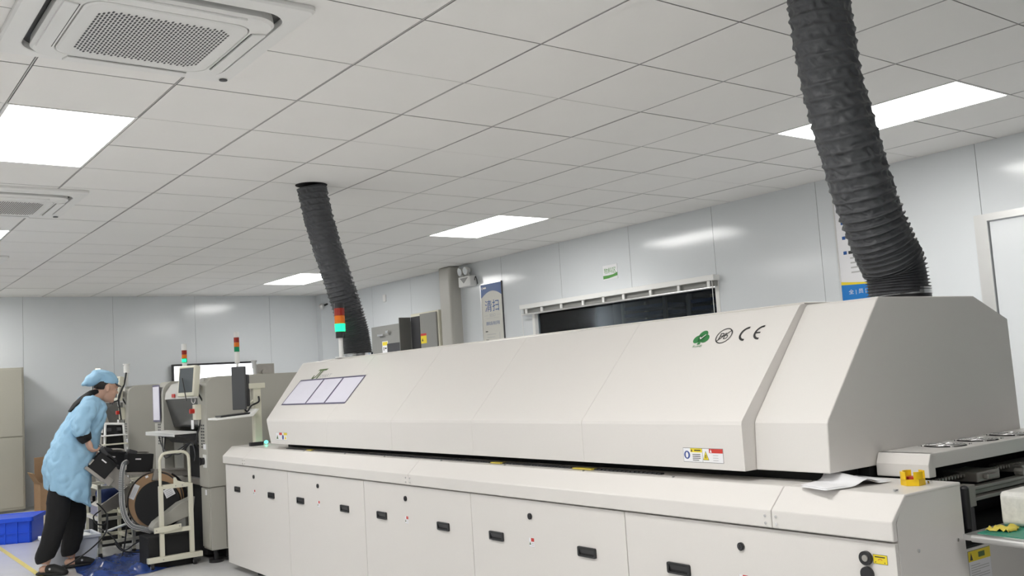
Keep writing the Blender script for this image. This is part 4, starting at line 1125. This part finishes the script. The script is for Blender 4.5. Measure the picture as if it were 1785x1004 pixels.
q = MB(); q.box(-.52, -.02, 7.62, 8.0, 0, .34); top('dark_filler', q, M_BLACKM, 'low black case added to darken the floor behind the rear cream trolley', 'case', (-.27, 7.8, 0), 'm', bev=.01)  # added black block darkens bright floor in place of dark clutter
q = MB()
for (c, r) in (((-.50, 7.10, .52), (.10, .09, .07)), ((-.42, 7.12, .56), (.09, .08, .06)), ((-.53, 7.08, .44), (.06, .06, .07))): q.ellip(c, r)
o = top('cloth_bundle', q, mat('navy_cloth', (.02, .04, .14), .8), 'navy blue cloth bundle resting on the rear trolley chute', 'cloth', (-.48, 7.1, .42), 'm')
k = o.modifiers.new('remesh', 'REMESH'); k.mode = 'VOXEL'; k.voxel_size = .01; k.use_smooth_shade = True
# feeders
def make_feeder(name, label, cat_, c, yaw, pitch, base):
    t = thing(name, label, cat_, base, 'm', 'tape feeders at the machines')
    c = Vector(c); R = rotz(yaw) @ roty(pitch)
    def P(x, y, z): return c + R @ Vector((x, y, z))
    q = MB(); q.obox(P(0, 0, 0), (.21 if not pitch > .5 else .16, .09, .145), R); part('feeder_body', q, M_BLACKM, t, .006)
    q = MB()
    if pitch > .5:
        q.obox(P(.16, 0, -.012), (.16, .03, .12), R); q.obox(P(.10, 0, -.06), (.09, .05, .06), R); q.obox(P(.225, 0, .02), (.06, .02, .05), R); q.obox(P(-.01, 0, -.085), (.17, .092, .025), R)
    else:
        q.obox(P(0, 0, -.086), (.20, .092, .024), R)
    part('steel_plate', q, M_STEEL, t, .002)
    q = MB(); q.tube(catmull([P(-.03, 0, .07), P(-.035, 0, .082), P(-.015, 0, .088), (P(.04, 0, .088)), P(.066, 0, .082), P(.07, 0, .07)]), .011, 8); part('carry_handle', q, M_BLACK if pitch > .5 else M_STEEL, t)
    q = MB(); q.obox(P(-.06, 0, .085), (.07, .06, .035), R @ roty(.25)); part('release_lever', q, M_DARK, t, .004)
    q = MB(); q.obox(P(-.02, -.0515, .03), (.045, .001, .010), R @ roty(0)); part('white_label', q, M_PAPER, t)
    q = MB(); q.obox(P(-.086 if pitch > .5 else -.108, 0, -.03), (.010, .085, .05), R); part('end_plate', q, M_STEEL, t)
    return t
t = thing('feeder_rack', 'white-framed dark feeder rack between the person and second placement machine', 'rack', (-.2, 8.3, .65), 'm')
q = MB()
for (a, c) in (((-.29, 8.22, .66), (-.27, 8.22, 1.07)), ((-.085, 8.22, .66), (-.105, 8.22, 1.07)), ((-.28, 8.22, 1.075), (-.10, 8.22, 1.06))):
    q.cyl(a, c, .012, n=8)
part('rack_frame', q, M_WHITE, t)
q = MB(); q.box(-.28, -.10, 8.23, 8.28, .66, 1.06); part('rack_back', q, M_BLACKM, t)
for z in (.955, .87):
    q = MB(); q.box(-.31, -.09, 8.12, 8.22, z, z + .012); part('rack_tray', q, M_WHITE if z > .9 else M_CREAM, t, .003)
for w in (-.24, -.15):
    q = MB(); q.box(w - .02, w + .02, 8.20, 8.23, 1.0, 1.03); part('rack_clip', q, M_DARK, t, .004)
make_feeder('tape_feeder', 'black tape feeder with steel plate held tilted in the person\'s hand', 'feeder', (-.672, 6.47, .79), 0, .75, (-.70, 6.50, .70))
make_feeder('tape_feeder', 'black tape feeder with white label in the bank above the brown reel', 'feeder', (-.36, 6.62, .775), .05, .10, (-.36, 6.62, .7))
make_feeder('tape_feeder', 'black tape feeder lying left of the labelled one, by the silver cable chain', 'feeder', (-.50, 6.85, .80), -.1, .12, (-.5, 6.85, .7))
# black side bag of connectors left of the bank
t = thing('connector_head', 'black connector head with grey clips between hand-held feeder and feeder bank', 'connector', (-.56, 6.7, .75), 'm')
q = MB(); q.obox((-.56, 6.72, .73), (.10, .08, .12), roty(.4)); part('connector_body', q, M_DARK, t, .01)
q = MB(); q.obox((-.585, 6.67, .74), (.03, .012, .09), roty(.5)); q.obox((-.545, 6.67, .72), (.025, .012, .08), roty(.5)); part('clip', q, M_STEEL, t, .004)
# angled steel tray right of the bank
q = MB(); q.obox((-.15, 6.55, .70), (.26, .16, .012), roty(.06)); q.obox((-.10, 6.55, .67), (.20, .12, .05), roty(.1)); q.obox((-.22, 6.5, .66), (.14, .10, .09), roty(.25))
top('steel_tray', q, M_STEEL, 'angled worn steel tray above the brown reel, right of the feeder bank', 'tray', (-.15, 6.55, .65), 'm', bev=.003)
# reel drum with cover
t = thing('cable_reel', 'large brown cardboard reel with black round cover and white label, behind the cream trolley', 'reel', (-.29, 6.35, .27), 'm')
cr = Vector((-.275, 6.46, .47))
nrm = Vector((-.62, -.78, .10)).normalized()
q = MB(); q.cyl(cr + nrm * .012, cr - nrm * .012, .232, n=56); part('reel_flange', q, M_BROWN, t)
q = MB(); q.torus(cr + nrm * .012, .225, .006, nrm, 56, 6); q.cyl(cr - nrm * .012, cr - nrm * .06, .21, n=56); q.cyl(cr - nrm * .06, cr - nrm * .07, .235, n=56); part('reel_core', q, M_BLACK, t)
c2_ = cr + nrm * .09 + Vector((.05, 0, -.03))
q = MB(); q.cyl(cr + nrm * .013 + Vector((.045, 0, -.03)), c2_, .175, .182, n=56); part('reel_cover', q, M_BLACKM, t, .006)
ex = Vector((0, 0, 1)).cross(nrm).normalized(); ey = nrm.cross(ex)
F = (c2_, tuple(ex), tuple(ey)); q = MB()
def rotF(F, a):
    o, x, y = Vector(F[0]), Vector(F[1]), Vector(F[2]); return (o, x * cos(a) + y * sin(a), y * cos(a) - x * sin(a))
G = rotF(F, .45); q.arect(G, .085, .0, .165, .07, M_PAPER, .002)
for k in range(4): q.arect(G, .095, .010 + .014 * k, .150, .015 + .014 * k, M_GREYTXT, .003)
part('cover_label', q, M_PAPER, t, fix=False)
F = (cr + nrm * .0125, tuple(ex), tuple(ey)); q = MB(); G = rotF(F, 1.15)
q.arect(G, -.06, .165, .06, .212, M_PAPER, .001)
for k in range(3): q.arect(G, -.045, .175 + .01 * k, .035, .178 + .01 * k, M_GREYTXT, .002)
G2 = rotF(F, .35); q.arect(G2, -.012, .195, .012, .213, M_PAPER, .001)
part('flange_label', q, M_PAPER, t, fix=False)
q = MB(); q.cyl(cr + nrm * .02, (cr.x, cr.y + .1, .03), .012); q.box(cr.x - .05, cr.x + .15, cr.y + .05, cr.y + .25, .0, .03); part('reel_stand', q, M_DARK, t)
# silver cable chain
t = thing('cable_chain', 'silver beaded cable chain curving down from the feeder bank to the floor', 'cable', (-.55, 6.35, .25), 'm')
pth = catmull([(-.50, 6.42, .80), (-.535, 6.36, .785), (-.557, 6.34, .70), (-.563, 6.33, .57), (-.560, 6.33, .48), (-.54, 6.33, .385), (-.495, 6.33, .315), (-.42, 6.32, .283), (-.325, 6.30, .25), (-.22, 6.34, .245)], 10)
q = MB(); q.tube(pth, .022, 10); part('chain_core', q, mat('chain_grey', (.20, .21, .22), .4, .3), t)
q = MB(); L_ = 0; last = None
for i in range(len(pth) - 1):
    seg = (pth[i + 1] - pth[i]); n_ = max(1, int(seg.length / .011))
    d = seg.normalized(); s1 = Vector((0, 1, 0)).cross(d).normalized(); s2 = Vector((0, 1, 0))
    for k in range(n_):
        p = pth[i] + seg * (k / n_)
        for off in (-.014, .008, .02):
            q.obox(p + s1 * off - s2 * .020, (.005, .005, .005), Matrix.Identity(3))
part('chain_links', q, M_WHITE, t, kind='stuff')
# cart with hoop handle
t = thing('hoop_trolley', 'cream upright trolley with hoop handle on casters left of the oven', 'trolley', (-.25, 5.98, 0), 'm')
U = 5.985
q = MB(); q.box(-.47, -.06, U - .022, U + .022, .055, .095); part('base_rail', q, M_CREAM, t, .003)
q = MB(); q.box(-.375, -.343, U - .016, U + .016, .095, .62); part('upright', q, M_CREAM, t, .003)
q = MB(); q.box(-.152, -.120, U - .016, U + .016, .095, .62); part('upright', q, M_CREAM, t, .003)
q = MB(); q.box(-.343, -.152, U - .015, U + .015, .595, .628); part('cross_rail', q, M_CREAM, t, .002)
q = MB(); q.box(-.343, -.152, U - .015, U + .015, .262, .295); part('cross_rail', q, M_CREAM, t, .002)
q = MB(); q.tube(catmull([(-.360, U, .62), (-.360, U, .78), (-.358, U, .82), (-.335, U, .858), (-.29, U, .868), (-.22, U, .868), (-.175, U, .862), (-.147, U, .835), (-.140, U, .79), (-.138, U, .62)], 8), .0115, 12); part('hoop_handle', q, M_CREAM, t)
q = MB(); q.prism([(-.26, .628), (-.26, .675), (-.245, .675), (-.235, .650), (-.17, .628)], U - .01, U + .01, 'y'); part('gusset_plate', q, M_CREAM, t)
q = MB(); q.prism([(-.42, .275), (-.42, .315), (-.22, .325), (-.22, .295), (-.34, .275)], U - .03, U - .016, 'y'); part('side_bracket', q, M_CREAM, t)
q = MB()
for (w, z) in ((-.25, .612), (-.20, .612), (-.405, .295), (-.235, .31), (-.36, .075)): q.cyl((w, U - .032 if z < .4 else U - .015, z), (w, U - .036 if z < .4 else U - .019, z), .005, n=8)
part('bolts', q, M_STEEL, t)
for w in (-.435, -.118):
    q = MB(); q.box(w - .012, w + .012, U - .012, U + .012, .035, .056); cs = part('caster_fork', q, M_DARK, t)
    q = MB(); q.cyl((w - .010, U - .0, .024), (w + .010, U, .024), .024, n=20); part('caster_wheel', q, M_RUBBER, cs)
    q = MB(); q.cyl((w - .012, U - .0, .024), (w + .012, U, .024), .012, n=16); part('wheel_hub', q, M_ALU, cs)
# grey ramp behind the cart
q = MB(); q.prism([(-.39, .27), (-.08, .36), (-.06, .50), (-.18, .46), (-.37, .335), (-.395, .30)], 6.12, 6.24)
top('tape_chute', q, M_MGREY, 'grey sloping tape chute behind the cream hoop trolley, below the reel', 'chute', (-.22, 6.18, .27), 'm', bev=.006)
q = MB(); q.box(-.45, -.10, 6.03, 6.30, 0, .24); top('scrap_bin', q, M_BLACKM, 'black square scrap bin on the floor behind the hoop trolley', 'bin', (-.27, 6.16, 0), 'm', bev=.008)
# white bin
t = thing('plastic_bin', 'white translucent plastic bin with papers on floor beside the person\'s feet', 'bin', (-.78, 6.86, 0), 'm')
def frust(q, x0, x1, y0, y1, z0, z1, sh, m=None):
    vs = [(x0 + sh, y0 + sh, z0), (x1 - sh, y0 + sh, z0), (x1 - sh, y1 - sh, z0), (x0 + sh, y1 - sh, z0), (x0, y0, z1), (x1, y0, z1), (x1, y1, z1), (x0, y1, z1)]
    q.add(vs, [(0, 1, 5, 4), (1, 2, 6, 5), (2, 3, 7, 6), (3, 0, 4, 7), (0, 3, 2, 1)], m)
q = MB(); frust(q, -1.01, -.63, 6.84, 7.16, 0.005, .215, .02); o = part('bin_shell', q, M_BIN, t); k = o.modifiers.new('wall', 'SOLIDIFY'); k.thickness = .004
q = MB()
q.box(-1.03, -.615, 6.82, 6.845, .20, .225); q.box(-1.03, -.615, 7.155, 7.18, .20, .225); q.box(-1.03, -1.005, 6.845, 7.155, .20, .225); q.box(-.635, -.615, 6.845, 7.155, .20, .225); part('bin_rim', q, M_BIN, t, .004)
q = MB(); vs = []
for i in range(9):
    for j in range(7):
        a, c = i / 8, j / 6
        vs.append((-.99 + .34 * a, 6.87 + .26 * c, .205 + .05 * (1 - a) + .02 * noise.noise(Vector((a * 3, c * 3, 5)))))
q.add(vs, [(i * 7 + j, (i + 1) * 7 + j, (i + 1) * 7 + j + 1, i * 7 + j + 1) for i in range(8) for j in range(6)], M_PAPER, True)
o = top('crumpled_paper', q, M_PAPER, 'crumpled white sheet heaped in the white plastic bin', 'paper', (-.8, 6.9, .22), 'm', fix=False); k = o.modifiers.new('thick', 'SOLIDIFY'); k.thickness = .001
# blue plastic sheet on the floor
q = MB(); vs = []; nx, ny = 60, 40
for i in range(nx + 1):
    for j in range(ny + 1):
        a, c = i / nx, j / ny
        w = (-1.16 + .72 * c) + (.20 + .40 * c) * 0 + a * (.55 + .15 * c); u = 5.85 + .0 + 1.05 * c + .45 * a * (1 - .3 * c)
        w = -.92 + .76 * a + .10 * c; u = 5.80 + 1.15 * c + .25 * a
        z = .006 + .065 * max(0, noise.noise(Vector((a * 6, c * 7, 1.3)))) + .018 * abs(noise.noise(Vector((a * 18, c * 16, 4))))
        e = min(a, 1 - a, c, 1 - c) * 8
        w += .05 * noise.noise(Vector((a * 4, c * 4, 9))); u += .08 * noise.noise(Vector((a * 4, c * 4, 19)))
        vs.append((w, u, .003 + z * min(1, e)))
q.add(vs, [(i * (ny + 1) + j, (i + 1) * (ny + 1) + j, (i + 1) * (ny + 1) + j + 1, i * (ny + 1) + j + 1) for i in range(nx) for j in range(ny)], M_TARP, True)
o = top('plastic_sheet', q, M_TARP, 'crumpled blue plastic sheet spread on floor under the trolleys', 'plastic sheet', (-.5, 6.4, .003), 'm', fix=False)
# loose cables
CB = [([(-.62, 6.9, .26), (-.56, 6.75, .21), (-.50, 6.6, .10), (-.42, 6.55, .14), (-.33, 6.5, .20), (-.30, 6.45, .25)], 'black cable looping from the white bin to the reel'),
      ([(-.98, 6.55, .03), (-.85, 6.5, .10), (-.70, 6.55, .19), (-.60, 6.7, .26), (-.57, 6.8, .38)], 'black cable rising across the white bin front'),
      ([(-.60, 6.90, .40), (-.66, 6.88, .36), (-.64, 6.86, .30), (-.58, 6.86, .29), (-.56, 6.88, .36), (-.60, 6.9, .43), (-.63, 6.9, .46)], 'coiled black cable hanging on the rear trolley post'),
      ([(-.50, 6.7, .0), (-.47, 6.7, .10), (-.46, 6.65, .25), (-.45, 6.6, .40), (-.43, 6.6, .55)], 'thin black cable hanging straight beside the cable chain'),
      ([(-.40, 6.4, .02), (-.30, 6.5, .05), (-.20, 6.6, .04), (-.45, 6.75, .06), (-.52, 6.8, .14)], 'black cable lying on the floor near the scrap bin')]
for pts, lab in CB:
    top('cable', MB().tube(catmull(pts, 8), .006, 6), M_BLACK, lab, 'cable', pts[0], 'm', 'loose cables round the trolleys')
q = MB(); q.tube(catmull([(-.60, 6.78, .235), (-.52, 6.75, .26), (-.44, 6.72, .285), (-.36, 6.7, .30)], 6), .010, 8)
top('air_hose', q, M_WHITE, 'white hose running from the white bin toward the reel', 'hose', (-.5, 6.75, .24), 'm')

# ------------------------------------------------------------------ person (machine frame; +x is the way the person faces, camera on the -y side)
PW, PU = -.90, 6.66
per = thing('person', 'person in light blue coat and cap leaning toward the machines, gripping a black feeder', 'person', (PW, PU, 0), 'm')
def remesh(o, vox, smooth=2):
    k = o.modifiers.new('remesh', 'REMESH'); k.mode = 'VOXEL'; k.voxel_size = vox; k.use_smooth_shade = True
    if smooth:
        k = o.modifiers.new('smooth', 'SMOOTH'); k.factor = .5; k.iterations = smooth
def ring(c, rx, ry, nrm, n=20, sq=0, fwd=(1, 0, 0)):
    # ellipse: rx along (forward projected), ry along lateral y
    nrm = Vector(nrm).normalized(); e2 = Vector((0, 1, 0)); e1 = e2.cross(nrm).normalized(); e2 = nrm.cross(e1)
    return [Vector(c) + e1 * (rx * cos(2 * pi * i / n)) + e2 * (ry * sin(2 * pi * i / n)) for i in range(n)]
def limb(q, pts, rad, n=12):
    q.tube(catmull(pts, 5), [r for r in interp(rad, 5)], n)
def interp(r, n):
    out = []
    for a, b_ in zip(r[:-1], r[1:]):
        for k in range(n): out.append(a + (b_ - a) * k / n)
    return out + [r[-1]]
U = PU
# joints
NE = U - .0
sh_r, el_r, wr_r = (-.745, U - .170, 1.262), (-.838, U - .265, 1.095), (-.795, U - .235, 1.03)
sh_l, el_l, wr_l = (-.715, U + .155, 1.262), (-.745, U + .21, 1.07), (-.690, U + .09, .975)
hip_r, kn_r, an_r = (-.945, U - .09, .76), (-.985, U - .10, .43), (-1.075, U - .09, .085)
hip_l, kn_l, an_l = (-.900, U + .09, .78), (-.820, U + .08, .42), (-.865, U + .08, .085)
FY = {an_r: -.85, an_l: -.12}      # yaw of each foot
q = MB()
# torso, neck
q.rings([ring((-.905, U, .70), .08, .13, (.1, 0, 1)), ring((-.885, U, .85), .09, .14, (.25, 0, 1)), ring((-.835, U, 1.00), .085, .13, (.4, 0, 1)), ring((-.765, U, 1.13), .08, .14, (.5, 0, 1)), ring((-.715, U, 1.235), .065, .14, (.6, 0, 1)), ring((-.69, U, 1.30), .05, .08, (.8, 0, 1))])
limb(q, [(-.735, U, 1.26), (-.68, U, 1.325), (-.615, U, 1.375)], [.065, .058, .056], 16)
# head
hc = Vector((-.592, U - .005, 1.405)); hr = roty(.22) @ rotz(.12)
def HP(x, y, z): return hc + hr @ Vector((x, y, z))
q.ellip(HP(-.005, 0, .030), (.095, .074, .095), hr, nu=24, nv=16)
q.ellip(HP(.030, 0, -.045), (.062, .056, .075), hr, nu=20, nv=12)
q.ellip(HP(.062, 0, -.100), (.026, .028, .020), hr)           # chin
q.ellip(HP(.070, 0, .012), (.026, .052, .016), hr)            # brow
q.rings([[HP(.080, -.006, .010), HP(.080, .006, .010), HP(.078, .0, .018)], [HP(.100, -.012, -.028), HP(.100, .012, -.028), HP(.108, 0, -.022)], [HP(.082, -.015, -.040), HP(.082, .015, -.040), HP(.100, 0, -.038)]])
q.ellip(HP(.098, 0, -.030), (.013, .013, .010), hr)
q.ellip(HP(.078, 0, -.060), (.015, .024, .007), hr)           # upper lip
q.ellip(HP(.076, 0, -.072), (.014, .021, .007), hr)           # lower lip
for s in (-1, 1):
    q.ellip(HP(-.008, s * .078, -.012), (.018, .009, .031), hr @ roty(-.15), nu=14, nv=10)
    q.ellip(HP(.058, s * .036, -.030), (.022, .020, .022), hr)
# arms
for sh, el, wr in ((sh_r, el_r, wr_r), (sh_l, el_l, wr_l)):
    limb(q, [sh, tuple((Vector(sh) + Vector(el)) / 2), el], [.050, .044, .038])
    limb(q, [el, tuple((Vector(el) + Vector(wr)) / 2), wr], [.038, .034, .026])
# legs and feet
for hp, kn, an in ((hip_r, kn_r, an_r), (hip_l, kn_l, an_l)):
    limb(q, [hp, tuple((Vector(hp) + Vector(kn)) / 2), kn], [.085, .072, .055])
    limb(q, [kn, (kn[0] * .6 + an[0] * .4 - .012, kn[1], kn[2] * .6 + an[2] * .4), an], [.055, .052, .034])
    q.ellip((an[0] - .010 * cos(FY[an]), an[1] - .010 * sin(FY[an]), .045), (.036, .034, .030))
    q.tube([(an[0] + x * cos(FY[an]), an[1] + x * sin(FY[an]), z) for x, z in ((-.02, .042), (.05, .046), (.12, .036), (.165, .030))], [.028, .034, .032, .016], 12)
# right hand gripping the feeder handle
def hand(q, wr, tip_dir, palm_n, side, curl, k=1.0):
    d = Vector(tip_dir).normalized(); nrm = Vector(palm_n).normalized(); nrm = (nrm - d * nrm.dot(d)).normalized(); s = d.cross(nrm).normalized() * side
    w = Vector(wr)
    Rm = Matrix((d, s, nrm)).transposed()
    q.ellip(w + d * .048 * k, (.048 * k, .041 * k, .017 * k), Rm, nu=16, nv=10)
    q.tube([w - d * .01, w + d * .02], [.026, .027], 12)
    for i, (ofs, L, r) in enumerate(((-.030, .066, .0092), (-.010, .074, .0095), (.010, .070, .0092), (.029, .056, .0082))):
        p = w + d * .082 * k + s * ofs * k; dd = d.copy(); pts = [w + d * .055 * k + s * ofs * .9 * k, p]
        for seg in (.42, .32, .26):
            dd = (Matrix.Rotation(curl * (.9 + .08 * i), 3, s * (1 if side > 0 else -1) * (1)) @ dd)
            p = p + dd * L * seg * k; pts.append(p.copy())
        q.tube(pts, [r, r, r * .97, r * .92, r * .78], 10)
        q.ellip(pts[-1], (r * .78,) * 3, nu=10, nv=6)
    p = w + d * .022 * k - s * .030 * k; t1 = p + (d * .7 - s * .62 + nrm * .35).normalized() * .038 * k; t2 = t1 + (d * .92 - s * .1 + nrm * .4).normalized() * .030 * k
    q.tube([w + d * .01 - s * .012, p, t1, t2], [.013, .0135, .0112, .0088], 10); q.ellip(t2, (.0088,) * 3, nu=10, nv=6)
hand(q, (wr_r[0] + .006, wr_r[1], wr_r[2] - .016), (.34, .05, -1), (.95, .25, .2), 1, .68, 1.12)
hand(q, (wr_l[0] + .005, wr_l[1], wr_l[2] - .01), (.3, -.2, -1), (.9, -.3, .2), -1, .6)
body = part('body', q, M_SKIN, per, fix=False)
remesh(body, .0052, 2)
# eyes and brows
q = MB()
for s in (-1, 1): q.ellip(HP(.071, s * .030, -.008), (.006, .011, .0035), hr)
e = part('eyes', q, M_WHITE, per)
q = MB()
for s in (-1, 1): q.ellip(HP(.0785, s * .030, -.008), (.002, .004, .004), hr)
part('pupils', q, M_INK, e)
q = MB()
for s in (-1, 1): q.tube([HP(.088, s * .014, .012), HP(.086, s * .032, .017), HP(.068, s * .050, .010)], [.003, .004, .002], 6)
part('eyebrows', q, M_HAIR, per)
q = MB(); q.ellip(HP(-.020, 0, .030), (.079, .0755, .085), hr, nu=24, nv=14); q.ellip(HP(-.052, 0, .0), (.042, .058, .040), hr)
o = part('hair', q, M_HAIR, per, label='short black hair under the cap'); remesh(o, .006, 1)
# cap
q = MB()
q.rings([[HP(.088 * cos(a) - .002, .084 * sin(a), .030 + .006 * cos(a)) for a in [2 * pi * i / 28 for i in range(28)]],
         [HP(.096 * cos(a) - .006, .090 * sin(a), .062) for a in [2 * pi * i / 28 for i in range(28)]],
         [HP(.100 * cos(a) - .030, .094 * sin(a), .092 + .006 * sin(5 * a)) for a in [2 * pi * i / 28 for i in range(28)]],
         [HP(.086 * cos(a) - .040, .082 * sin(a), .118 + .005 * sin(4 * a)) for a in [2 * pi * i / 28 for i in range(28)]],
         [HP(.045 * cos(a) - .040, .045 * sin(a), .130) for a in [2 * pi * i / 28 for i in range(28)]]])
q.ellip(HP(-.100, 0, .052), (.088, .076, .052), hr @ roty(-.75), nu=20, nv=12); q.ellip(HP(-.150, 0, .015), (.050, .045, .022), hr @ roty(-.75), nu=20, nv=12)
o = part('cap', q, M_COAT, per, label='light blue cloth cap'); remesh(o, .006, 2)
tx = bpy.data.textures.new('cloth_folds', 'CLOUDS'); tx.noise_scale = .045; tx.noise_depth = 2
k = o.modifiers.new('folds', 'DISPLACE'); k.texture = tx; k.strength = .012; k.mid_level = .5
q = MB()
vs = []
for r_ in (.078, .118):
    for i in range(13):
        a = -1.0 + 2.0 * i / 12
        vs.append(HP(r_ * cos(a) * 1.02, .082 * sin(a) * (1.0 if r_ < .1 else .92), .036 - (.014 if r_ > .1 else 0)))
q.add(vs, [(i, i + 1, 14 + i, 13 + i) for i in range(12)]); o = part('cap_visor', q, M_BLACK, per, label='dark visor of the cap', fix=False); k = o.modifiers.new('t', 'SOLIDIFY'); k.thickness = .004
# black hood collar behind the neck
q = MB(); q.rings([ring((-.865, U, 1.225), .010, .06, (.55, 0, 1)), ring((-.815, U, 1.285), .016, .10, (.7, 0, 1)), ring((-.757, U, 1.330), .022, .11, (.9, 0, .8)), ring((-.700, U, 1.362), .026, .085, (1, 0, .5)), ring((-.655, U, 1.375), .024, .065, (1, 0, .3))])
o = part('hood_collar', q, M_PANTS, per, label='black hood collar above the coat'); remesh(o, .008, 2)
# coat
q = MB()
def cring(wb, zb, wf, zf, ry, n=28, fold=0, ph=0):
    c = Vector(((wb + wf) / 2, U, (zb + zf) / 2)); h = Vector(((wf - wb) / 2, 0, (zf - zb) / 2)); out = []
    for i in range(n):
        a = 2 * pi * i / n; k_ = 1 + fold * sin(7 * a + ph)
        ca = abs(cos(a)) ** .75 * (1 if cos(a) > 0 else -1); sa = abs(sin(a)) ** .75 * (1 if sin(a) > 0 else -1)
        out.append(c + h * (ca * k_) + Vector((0, ry * sa * k_, 0)))
    return out
R_ = [cring(-1.045, .640, -.735, .470, .240, fold=.035, ph=.5), cring(-1.060, .760, -.725, .620, .235, fold=.025, ph=.8), cring(-1.050, .860, -.705, .780, .215, fold=.012), cring(-1.005, .970, -.675, .900, .200),
      cring(-.950, 1.075, -.645, 1.000, .195), cring(-.895, 1.170, -.620, 1.090, .200), cring(-.845, 1.250, -.603, 1.170, .205), cring(-.790, 1.315, -.598, 1.235, .180), cring(-.745, 1.350, -.610, 1.285, .110), cring(-.725, 1.362, -.625, 1.305, .075)]
q.rings(R_)
limb(q, [(-.745, U - .125, 1.275), sh_r, tuple((Vector(sh_r) + Vector(el_r)) / 2 + Vector((-.006, -.01, 0))), el_r, tuple(Vector(el_r) + Vector((.01, .0, -.025)))], [.074, .074, .070, .066, .062], 18)
limb(q, [tuple(Vector(el_r) + Vector((-.012, 0, .0))), tuple((Vector(el_r) * .5 + Vector(wr_r) * .5) + Vector((0, 0, .005))), tuple(Vector(wr_r) * .68 + Vector(el_r) * .32 + Vector((0, 0, .0)))], [.063, .063, .055], 18)
limb(q, [(-.715, U + .11, 1.275), sh_l, el_l, tuple(Vector(wr_l) * .85 + Vector(el_l) * .15)], [.075, .078, .064, .044], 18)
o = part('coat', q, M_COAT, per, label='long light blue work coat'); remesh(o, .009, 2)
tx2 = bpy.data.textures.new('coat_folds', 'CLOUDS'); tx2.noise_scale = .10; tx2.noise_depth = 3
k = o.modifiers.new('folds', 'DISPLACE'); k.texture = tx2; k.strength = .022; k.mid_level = .5
tx3 = bpy.data.textures.new('crease', 'CLOUDS'); tx3.noise_scale = .075; tx3.noise_depth = 0; tx3.noise_type = 'HARD_NOISE'
k = o.modifiers.new('creases', 'DISPLACE'); k.texture = tx3; k.strength = .016; k.mid_level = .5
# knitted cuffs
q = MB(); a = Vector(wr_r); e_ = Vector(el_r)
q.tube([a * .5 + e_ * .5 + Vector((-.002, 0, -.002)), a * .72 + e_ * .28 + Vector((-.004, 0, -.008)), a * .9 + e_ * .1 + Vector((-.002, 0, -.018)), a + Vector((.008, 0, -.036))], [.048, .056, .052, .040], 16); part('cuff', q, M_PANTS, per, label='black knitted cuff')
a = Vector(wr_l); e_ = Vector(el_l); q = MB(); q.tube([a * .85 + e_ * .15, a], [.040, .034], 16); part('cuff', q, M_PANTS, per, label='black knitted cuff')
# trousers
q = MB()
q.rings([ring((-.915, U, .58), .115, .16, (0, 0, 1)), ring((-.905, U, .70), .11, .16, (0, 0, 1)), ring((-.890, U, .80), .09, .14, (.2, 0, 1))])
for hp, kn, an in ((hip_r, kn_r, an_r), (hip_l, kn_l, an_l)):
    limb(q, [hp, tuple((Vector(hp) + Vector(kn)) / 2), kn, tuple((Vector(kn) + Vector(an)) / 2), (an[0] - .002, an[1], an[2] + .055), (an[0], an[1], an[2] + .020)], [.075, .085, .082, .075, .068, .054], 18)
o = part('trousers', q, M_PANTS, per, label='black jogger trousers'); remesh(o, .009, 2)
k = o.modifiers.new('folds', 'DISPLACE'); k.texture = tx2; k.strength = .016; k.mid_level = .5
# clogs
for an in (an_r, an_l):
    q = MB()
    ca_, sa_ = cos(FY[an]), sin(FY[an])
    def fq(x, y, z): return (an[0] + x * ca_ - y * sa_, an[1] + x * sa_ + y * ca_, z)
    def fp(x, w, z0, z1, n=14): return [fq(x, w * cos(2 * pi * i / n), (z0 + z1) / 2 + (z1 - z0) / 2 * sin(2 * pi * i / n)) for i in range(n)]
    q.rings([fp(-.062, .02, 0.001, .025), fp(-.055, .036, 0.0005, .028), fp(0, .040, 0.0005, .030), fp(.06, .046, 0.0005, .030), fp(.13, .047, 0.0005, .034), fp(.178, .038, 0.001, .036), fp(.195, .014, .006, .030)])
    c_ = part('clog', q, M_RUBBER, per, label='black clog')
    q = MB()
    q.rings([fp(.030, .040, .014, .080), fp(.075, .047, .010, .084), fp(.13, .047, .008, .066), fp(.172, .040, .006, .046), fp(.195, .018, .008, .032)]); part('clog_upper', q, M_RUBBER, c_)
    q = MB(); q.cyl(fq(.08, -.043, .055), fq(.08, -.049, .055), .008, n=12); part('clog_rivet', q, M_GREYTXT, c_)
# headband cord / mask loop omitted; lanyard card
